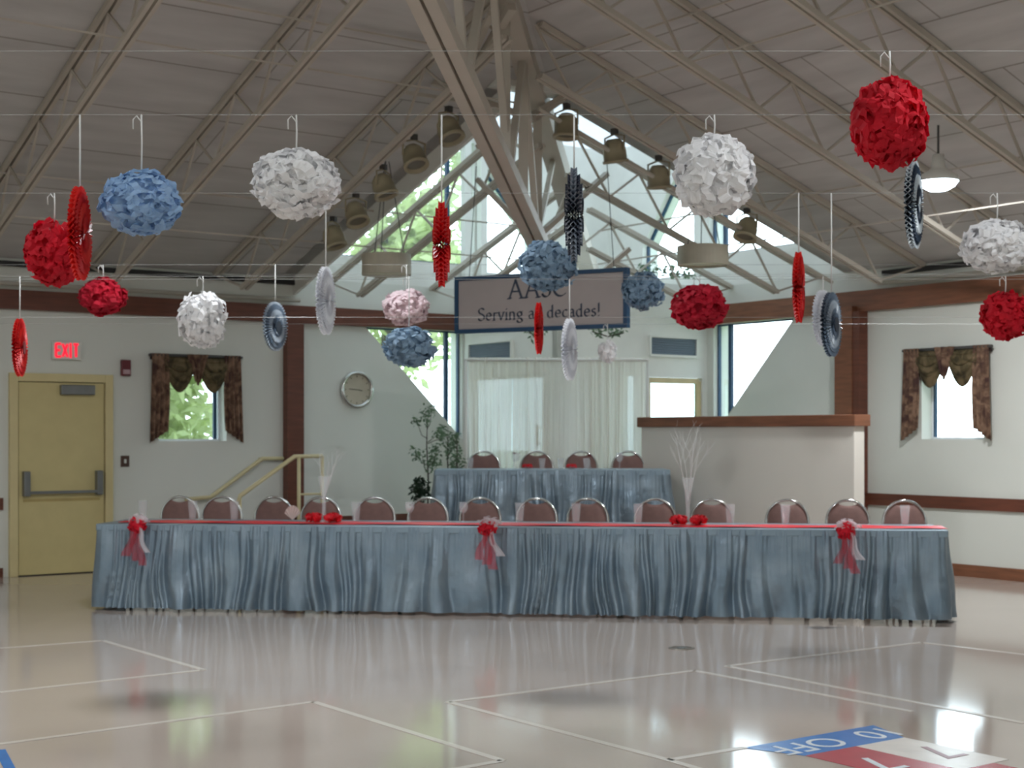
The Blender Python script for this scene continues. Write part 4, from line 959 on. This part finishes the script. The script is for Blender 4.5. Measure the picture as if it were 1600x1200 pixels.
def centrepiece(label, px, seed, hgt):
    p = onfront(px, .32, .7595); rr = random.Random(seed); t = thing('flower_centrepiece', label, 'centrepiece', p, 0, 'rose centrepieces on the front table')
    MB().lathe([(0, 0), (.05, 0), (.042, .02), (.02, .05), (.018, .16), (.03, .28), (.055, .4), (.052, .4), (.027, .28), (.014, .16), (.014, .06), (0, .05)], 24).build('vase', M_tumbler, t, smooth=True)
    for k in range(10):
        a_ = 2 * PI * k / 10 + .3; x, y = (.095 + .03 * (k % 2)) * math.cos(a_), .075 * math.sin(a_)
        if abs(x) < .035: continue
        pom_mesh(MB(), .1, .085, 22, seed + k, c=(x, y, .044), petal=.8).build('rose', M_rose, t, smooth=True)
    mb = MB()
    for k in range(16):
        a_ = rr.uniform(0, 6.28); r0 = rr.uniform(.04, .12); c = Vector((r0 * math.cos(a_), r0 * .8 * math.sin(a_), .01)); d = Vector((math.cos(a_), math.sin(a_), .5)).normalized(); s_ = Vector((-math.sin(a_), math.cos(a_), 0))
        mb.add([c, c + d * .03 + s_ * .014, c + d * .065, c + d * .03 - s_ * .014], [(0, 1, 2, 3)])
    mb.build('leaves', M_leaf, t)
    mb = MB()
    def branch(p0, d, L, r_, dep):
        p1 = p0 + d * L * .5 + Vector((rr.uniform(-.01, .01), rr.uniform(-.01, .01), 0)); p2 = p0 + d * L
        mb.tube([p0, p1, p2], [r_, r_ * .8, r_ * .5], 5)
        if dep:
            for q in range(3):
                d2 = (d + Vector((rr.uniform(-.7, .7), rr.uniform(-.7, .7), rr.uniform(-.1, .4)))).normalized(); branch(p0 + d * L * rr.uniform(.35, .95), d2, L * rr.uniform(.35, .6), r_ * .6, dep - 1)
    for k in range(5):
        a_ = rr.uniform(0, 6.28); branch(Vector((0, 0, .2)), Vector((.32 * math.cos(a_), .2 * math.sin(a_), 1)).normalized(), hgt * rr.uniform(.7, 1), .0028, 2)
    mb.build('twigs', M_twig, t)
centrepiece('red rose centrepiece with white twigs at the left', 506, 40, .38)
centrepiece('red rose centrepiece with tall white twigs at the right', 1075, 60, .58)

# tulle bows on the front edge
M_tulle = mat('red_tulle', (200, 24, 50), .7, transl=.3, alpha=.5, var=.1); M_tulle2 = mat('white_tulle', (236, 226, 230), .7, transl=.3, alpha=.4, var=.1)
def bow(label, px, seed):
    p = onfront(px, -.15, .72); rr = random.Random(seed); t = thing('tulle_bow', label, 'bow', p, TR, 'tulle bows on the front table')
    pom_mesh(MB(), .17, .15, 40, seed, c=(0, .0, .03), petal=.6, d_=.06).build('gathered_knot', mat('red_bow_cloth', (216, 14, 44), .7, transl=.3, var=.1), t)
    pom_mesh(MB(), .22, .12, 16, seed + 1, c=(.01, .02, .07), petal=.5, d_=.07).build('white_tulle_ruffle', M_tulle2, t)
    for k, (dx, L) in enumerate(((-.045, .25), (.0, .29), (.05, .33), (.08, .22))):
        ph = rr.uniform(0, 6)
        def fn(u_, v_): return (dx * (.3 + v_) + (u_ - .5) * (.03 + .05 * v_) + .015 * math.sin(v_ * 6 + ph), -.045 + .012 * math.sin(u_ * 9 + ph) - .03 * v_ + .012 * k / 3, .02 - L * v_)
        MB().grid(fn, 8, 12).build('ribbon_tail', M_tulle if k < 3 else M_tulle2, t, smooth=True)
bow('red tulle bow at the left end of the front table edge', 214, 70); bow('red tulle bow at the middle of the front table edge', 762, 72); bow('red tulle bow at the right end of the front table edge', 1322, 74)

# stage table
def onstage(px, d_): return Vector(((px - 800) / FPX * (SF.y + d_), SF.y + d_, 1.1515))
for px, lb in ((824, 'red flower bowl at left on the stage table'), (893, 'red flower bowl at right on the stage table')):
    t = thing('flower_bowl', lb, 'flower bowl', onstage(px, .2), 0, 'red flower bowls on the stage table')
    MB().lathe([(0, 0), (.03, 0), (.055, .03), (.05, .03), (.028, .006), (0, .006)], 20).build('bowl', M_tumbler, t, smooth=True)
    for k in range(5): pom_mesh(MB(), .06, .05, 14, 90 + k, c=(.034 * math.cos(k * 1.257), .03 * math.sin(k * 1.257), .035), petal=.8).build('rose', M_rose, t, smooth=True)
for px, d_, k, lb in ((806, .3, 'g', 'clear stemmed glass left of the left red bowl'), (847, .15, 't', 'clear tumbler right of the left red bowl'), (876, .2, 't', 'clear tumbler left of the right red bowl'), (916, .2, 't', 'clear tumbler right of the right red bowl'), (735, .3, 't', 'clear tumbler at left end of the stage table'), (968, .3, 'g', 'clear stemmed glass at the rightmost stage chair')):
    t = thing('drinking_glass', lb, 'glass', onstage(px, d_), 0, 'drinking glasses on the stage table'); tumbler(t, .12, .026, .038) if k == 't' else goblet(t)
for px, d_, h_, lb in ((803, .42, .165, 'dark red bud in thin vase at left of stage table'), (921, .4, .14, 'red rose leaning in thin vase on stage table')):
    t = thing('bud_vase', lb, 'vase', onstage(px, d_), 0, 'bud vases on the stage table')
    MB().lathe([(0, 0), (.022, 0), (.02, .03), (.01, .07), (.013, .1), (.011, .1), (.008, .07), (0, .06)], 16).build('vase', M_tumbler, t, smooth=True)
    MB().tube([(0, 0, .03), (.004, 0, h_)], .002, 5).build('stem', M_leaf, t); rose(MB(), (.004, 0, h_ - .005), .022, int(px)).build('rose', mat('dark_rose', (120, 8, 30), .6), t, smooth=True)

# ------------------------------------------------------------------ plants
def leafcloud(mb, c, rad, n, rr, size=.05, flat=.8):
    c = Vector(c)
    for _ in range(n):
        d = Vector((rr.gauss(0, 1), rr.gauss(0, 1), rr.gauss(0, 1))).normalized() * (rr.random() ** .5)
        p = c + Vector((d.x * rad[0], d.y * rad[1], d.z * rad[2]))
        a_ = Vector((rr.uniform(-1, 1), rr.uniform(-1, 1), rr.uniform(-.9, .3))).normalized(); s_ = a_.cross(Vector((rr.uniform(-1, 1), rr.uniform(-1, 1), rr.uniform(-1, 1)))).normalized(); L = size * rr.uniform(.7, 1.3)
        mb.add([p, p + a_ * L * .45 + s_ * L * .24, p + a_ * L, p + a_ * L * .45 - s_ * L * .24], [(0, 1, 2, 3)])
    return mb
M_ficus = mat('ficus_leaf', (104, 128, 100), .5, var=.35, scale=10, transl=.35); M_ficus_d = mat('dark_bush_leaf', (38, 58, 40), .6, var=.3, scale=10); M_bark = mat('grey_bark', (74, 66, 58), .9)
def ficus(label, px, Y, pyt, w_, n, seed, pot=True):
    rr = random.Random(seed); p = at(px, 700, Y); p.z = .4; ht = at(px, pyt, Y).z - .4; t = thing('potted_ficus', label, 'potted tree', p, 0, 'thin indoor trees left of the drapes')
    MB().lathe([(0, 0), (.1, 0), (.13, .2), (.115, .2), (.1, .16), (0, .16)], 22).build('pot', mat('beige_pot', (176, 158, 120), .7), t, smooth=True)
    mb = MB(); mb.tube([(0, 0, .15), (.01, 0, ht * .4), (-.01, 0, ht * .7), (.0, 0, ht * .93)], [.011, .01, .007, .003], 6); cl = []
    for k in range(13):
        a_ = rr.uniform(0, 6.28); z0_ = ht * rr.uniform(.42, .85); e = Vector((w_ * rr.uniform(.4, 1) * math.cos(a_), w_ * .7 * math.sin(a_), z0_ + ht * rr.uniform(.02, .16))); mb.tube([(0, 0, z0_), Vector((e.x * .5, e.y * .5, z0_ + .04)), e], [.005, .004, .002], 5); cl.append(e)
    mb.build('trunk', M_bark, t, smooth=True)
    mb = MB()
    for e in cl: leafcloud(mb, e, (w_ * .32, w_ * .32, .09), n // 13, rr, .05)
    mb.build('foliage', M_ficus, t)
ficus('tallest thin leafy tree on the stage against the left wall', 668, 17.0, 634, .2, 420, 5)
ficus('thin leafy tree between the tallest one and the drapes', 700, 17.6, 655, .15, 260, 6)
ficus('shortest thin leafy tree just left of the drapes', 715, 17.1, 668, .1, 150, 7)
rr = random.Random(9); p = at(657, 700, 16.4); p.z = .4; t = thing('potted_bush', 'dark leafy bush in a pot left of the stage table', 'potted plant', p)
MB().lathe([(0, 0), (.06, 0), (.08, .13), (.07, .13), (.06, .1), (0, .1)], 20).build('pot', MATS['beige_pot'], t, smooth=True)
MB().tube([(0, 0, .08), (-.005, 0, .45)], .01, 6).build('trunk', M_bark, t)
mb = MB(); leafcloud(mb, (0, 0, .52), (.11, .1, .15), 380, rr, .055); leafcloud(mb, (-.03, 0, .3), (.07, .07, .14), 160, rr, .05); mb.build('foliage', M_ficus_d, t)
# trailing greenery on top of the vestibule
def garland(label, pts, n, seed, drop=.12):
    rr = random.Random(seed); base = Vector(pts[0]); t = thing('leafy_garland', label, 'greenery', base, 0, 'greenery on top of the vestibule')
    MB().tube([Vector(p) - base + Vector((0, 0, .015)) for p in pts], .008, 5).build('vine', M_bark, t)
    mb = MB()
    for p, q in zip(pts, pts[1:]):
        for k in range(5):
            c = Vector(p).lerp(Vector(q), k / 5) - base; leafcloud(mb, c + Vector((0, 0, .06)), (.1, .1, .09), n // 10, rr, .07)
    mb.build('foliage', M_ficus, t)
garland('leafy greenery on the ledge right of the sign', [P(.2, 1.95, 3.56), P(.7, 1.95, 3.56), P(1.15, 1.95, 3.56)], 160, 3)
garland('leafy sprigs showing just under the sign at right', [at(925, 520, 16.9), at(950, 528, 16.9), at(975, 522, 16.9)], 70, 4)
garland('leafy sprig showing just under the sign at centre', [at(826, 520, 16.9), at(836, 528, 16.9), at(846, 520, 16.9)], 40, 5)

# ------------------------------------------------------------------ floor markings
M_line = mat('white_floor_paint', (212, 204, 194), .25, var=.02); M_bl = mat('blue_floor_paint', (44, 120, 196), .25); M_rd = mat('red_floor_paint', (176, 52, 66), .25); M_wh = mat('white_court_paint', (224, 218, 210), .25)
def strip(p, q, w_=.045, m=M_line):
    tn[0] += 1; MB().bar(Vector((p.x, p.y, .0015)), Vector((q.x, q.y, .0015)), w_, .002).build('trim_%d' % tn[0], m, kind='structure')
for p, q in (((0, 1163), (490, 1097)), ((490, 1097), (785, 1189)), ((785, 1189), (700, 1204)), ((0, 1082), (318, 1047)), ((160, 1001), (318, 1047)), ((0, 1013), (160, 1001)), ((700, 1097), (1085, 1048)), ((700, 1097), (1045, 1188)),
             ((1045, 1188), (1165, 1168)), ((1085, 1048), (1425, 1112)), ((1135, 1041), (1440, 1004)), ((1135, 1041), (1600, 1130)), ((1440, 1004), (1610, 1024)), ((1045, 1188), (1100, 1204))):
    strip(fl(*p), fl(*q))
strip(fl(0, 1172), fl(16, 1203), .05, M_bl)
# shuffleboard target
o0 = fl(1160, 1169); o1 = fl(1365, 1133.5); Lb = (o1 - o0).length; ex = (o1 - o0).normalized(); ey = Vector((ex.y, -ex.x, 0))
if ey.y > 0: ey = -ey
t = thing('shuffleboard_target', 'painted blue red and white shuffleboard scoring target on the floor', 'floor marking', o0)
def cell(x0_, x1_, y0_, y1_, z, m, name='painted_cell', skew=0.0):
    mb = MB(); mb.prism([ex * x0_ + ey * y0_ + Vector((0, 0, z)), ex * x1_ + ey * y0_ + Vector((0, 0, z)), ex * (x1_ - skew) + ey * y1_ + Vector((0, 0, z)), ex * (x0_ + skew) + ey * y1_ + Vector((0, 0, z))], (0, 0, .001)); return mb.build(name, m, t)
wb = .30; rowh = .62
cell(0, Lb, 0, wb, .001, M_bl, skew=.12)
mid_ = Lb * .5
cell(.12, mid_, wb, wb + rowh, .001, M_rd); cell(mid_, Lb - .12, wb, wb + rowh, .001, M_wh)
cell(.24, mid_, wb + rowh, wb + 2 * rowh, .001, M_wh); cell(mid_, Lb - .24, wb + rowh, wb + 2 * rowh, .001, M_rd)
def ftext(s_, cx_, cy_, size, m):
    cu = bpy.data.curves.new('numeral', 'FONT'); cu.body = s_; cu.size = size; cu.align_x = 'CENTER'; cu.align_y = 'CENTER'; cu.extrude = .0005; cu.materials.append(m)
    tmp = bpy.data.objects.new('numeral', cu); me = bpy.data.meshes.new_from_object(tmp); bpy.data.objects.remove(tmp)
    o = bpy.data.objects.new('numeral', me); scn.collection.objects.link(o); o.parent = t
    o.location = ex * cx_ + ey * cy_ + Vector((0, 0, .003)); o.rotation_euler.z = math.atan2(ex.y, ex.x) + PI
M_fade = mat('faded_white_paint', (214, 222, 228), .3); M_mar = mat('maroon_paint', (120, 50, 60), .3)
ftext('10  OFF', Lb * .52, wb * .5, .27, M_fade); ftext('7', mid_ * .55, wb + rowh * .5, .36, M_fade); ftext('7', mid_ + (Lb - mid_) * .45, wb + rowh * .5, .36, M_mar)
ftext('8', mid_ * .6, wb + rowh * 1.5, .36, M_mar); ftext('8', mid_ + (Lb - mid_) * .4, wb + rowh * 1.5, .36, M_fade)
p = fl(1065, 1013); t = thing('floor_outlet', 'round grey floor outlet cover in front of the long table', 'floor outlet', p)
MB().lathe([(0, 0), (.095, 0), (.092, .004), (.07, .005), (.07, .003), (0, .003)], 28).build('cover_plate', mat('brass_grey', (122, 114, 102), .4, metal=.5), t, smooth=False)
MB().lathe([(0, .003), (.035, .003), (.035, .006), (0, .006)], 20).build('plug_cap', M_greymetal, t)

# ------------------------------------------------------------------ trees outside
M_tree = mat('sunlit_tree_leaf', (196, 206, 158), .7, var=.3, scale=1.2, transl=.5); M_tree2 = mat('deep_tree_leaf', (160, 180, 132), .7, var=.35, scale=1.2, transl=.4)
def tree(label, x, y, h_, rw, n, seed, m):
    rr = random.Random(seed); t = thing('broadleaf_tree', label, 'tree', (x, y, -.25), 0, 'trees outside the left wall')
    MB().tube([(0, 0, 0), (.1, .05, h_ * .4), (0, 0, h_ * .75)], [.16, .12, .04], 8).build('trunk', M_bark, t, smooth=True)
    mb = MB()
    for k in range(16):
        a_ = rr.uniform(0, 6.28); rd = rw * rr.uniform(.1, .8); leafcloud(mb, (rd * math.cos(a_), rd * math.sin(a_), h_ * rr.uniform(.3, .95)), (rw * .45, rw * .45, rw * .4), n // 16, rr, .34)
    mb.build('foliage', m, t)
tree('green leafy tree outside the small left window', -6.3, 25.5, 5.2, 2.3, 4200, 1, M_tree)
tree('darker green tree outside seen left of the first', -11.8, 29.5, 5.5, 2.4, 3600, 2, M_tree2)
tree('pale green tree outside behind the left corner glazing', -2.6, 29.5, 9.5, 2.3, 5200, 3, M_tree)
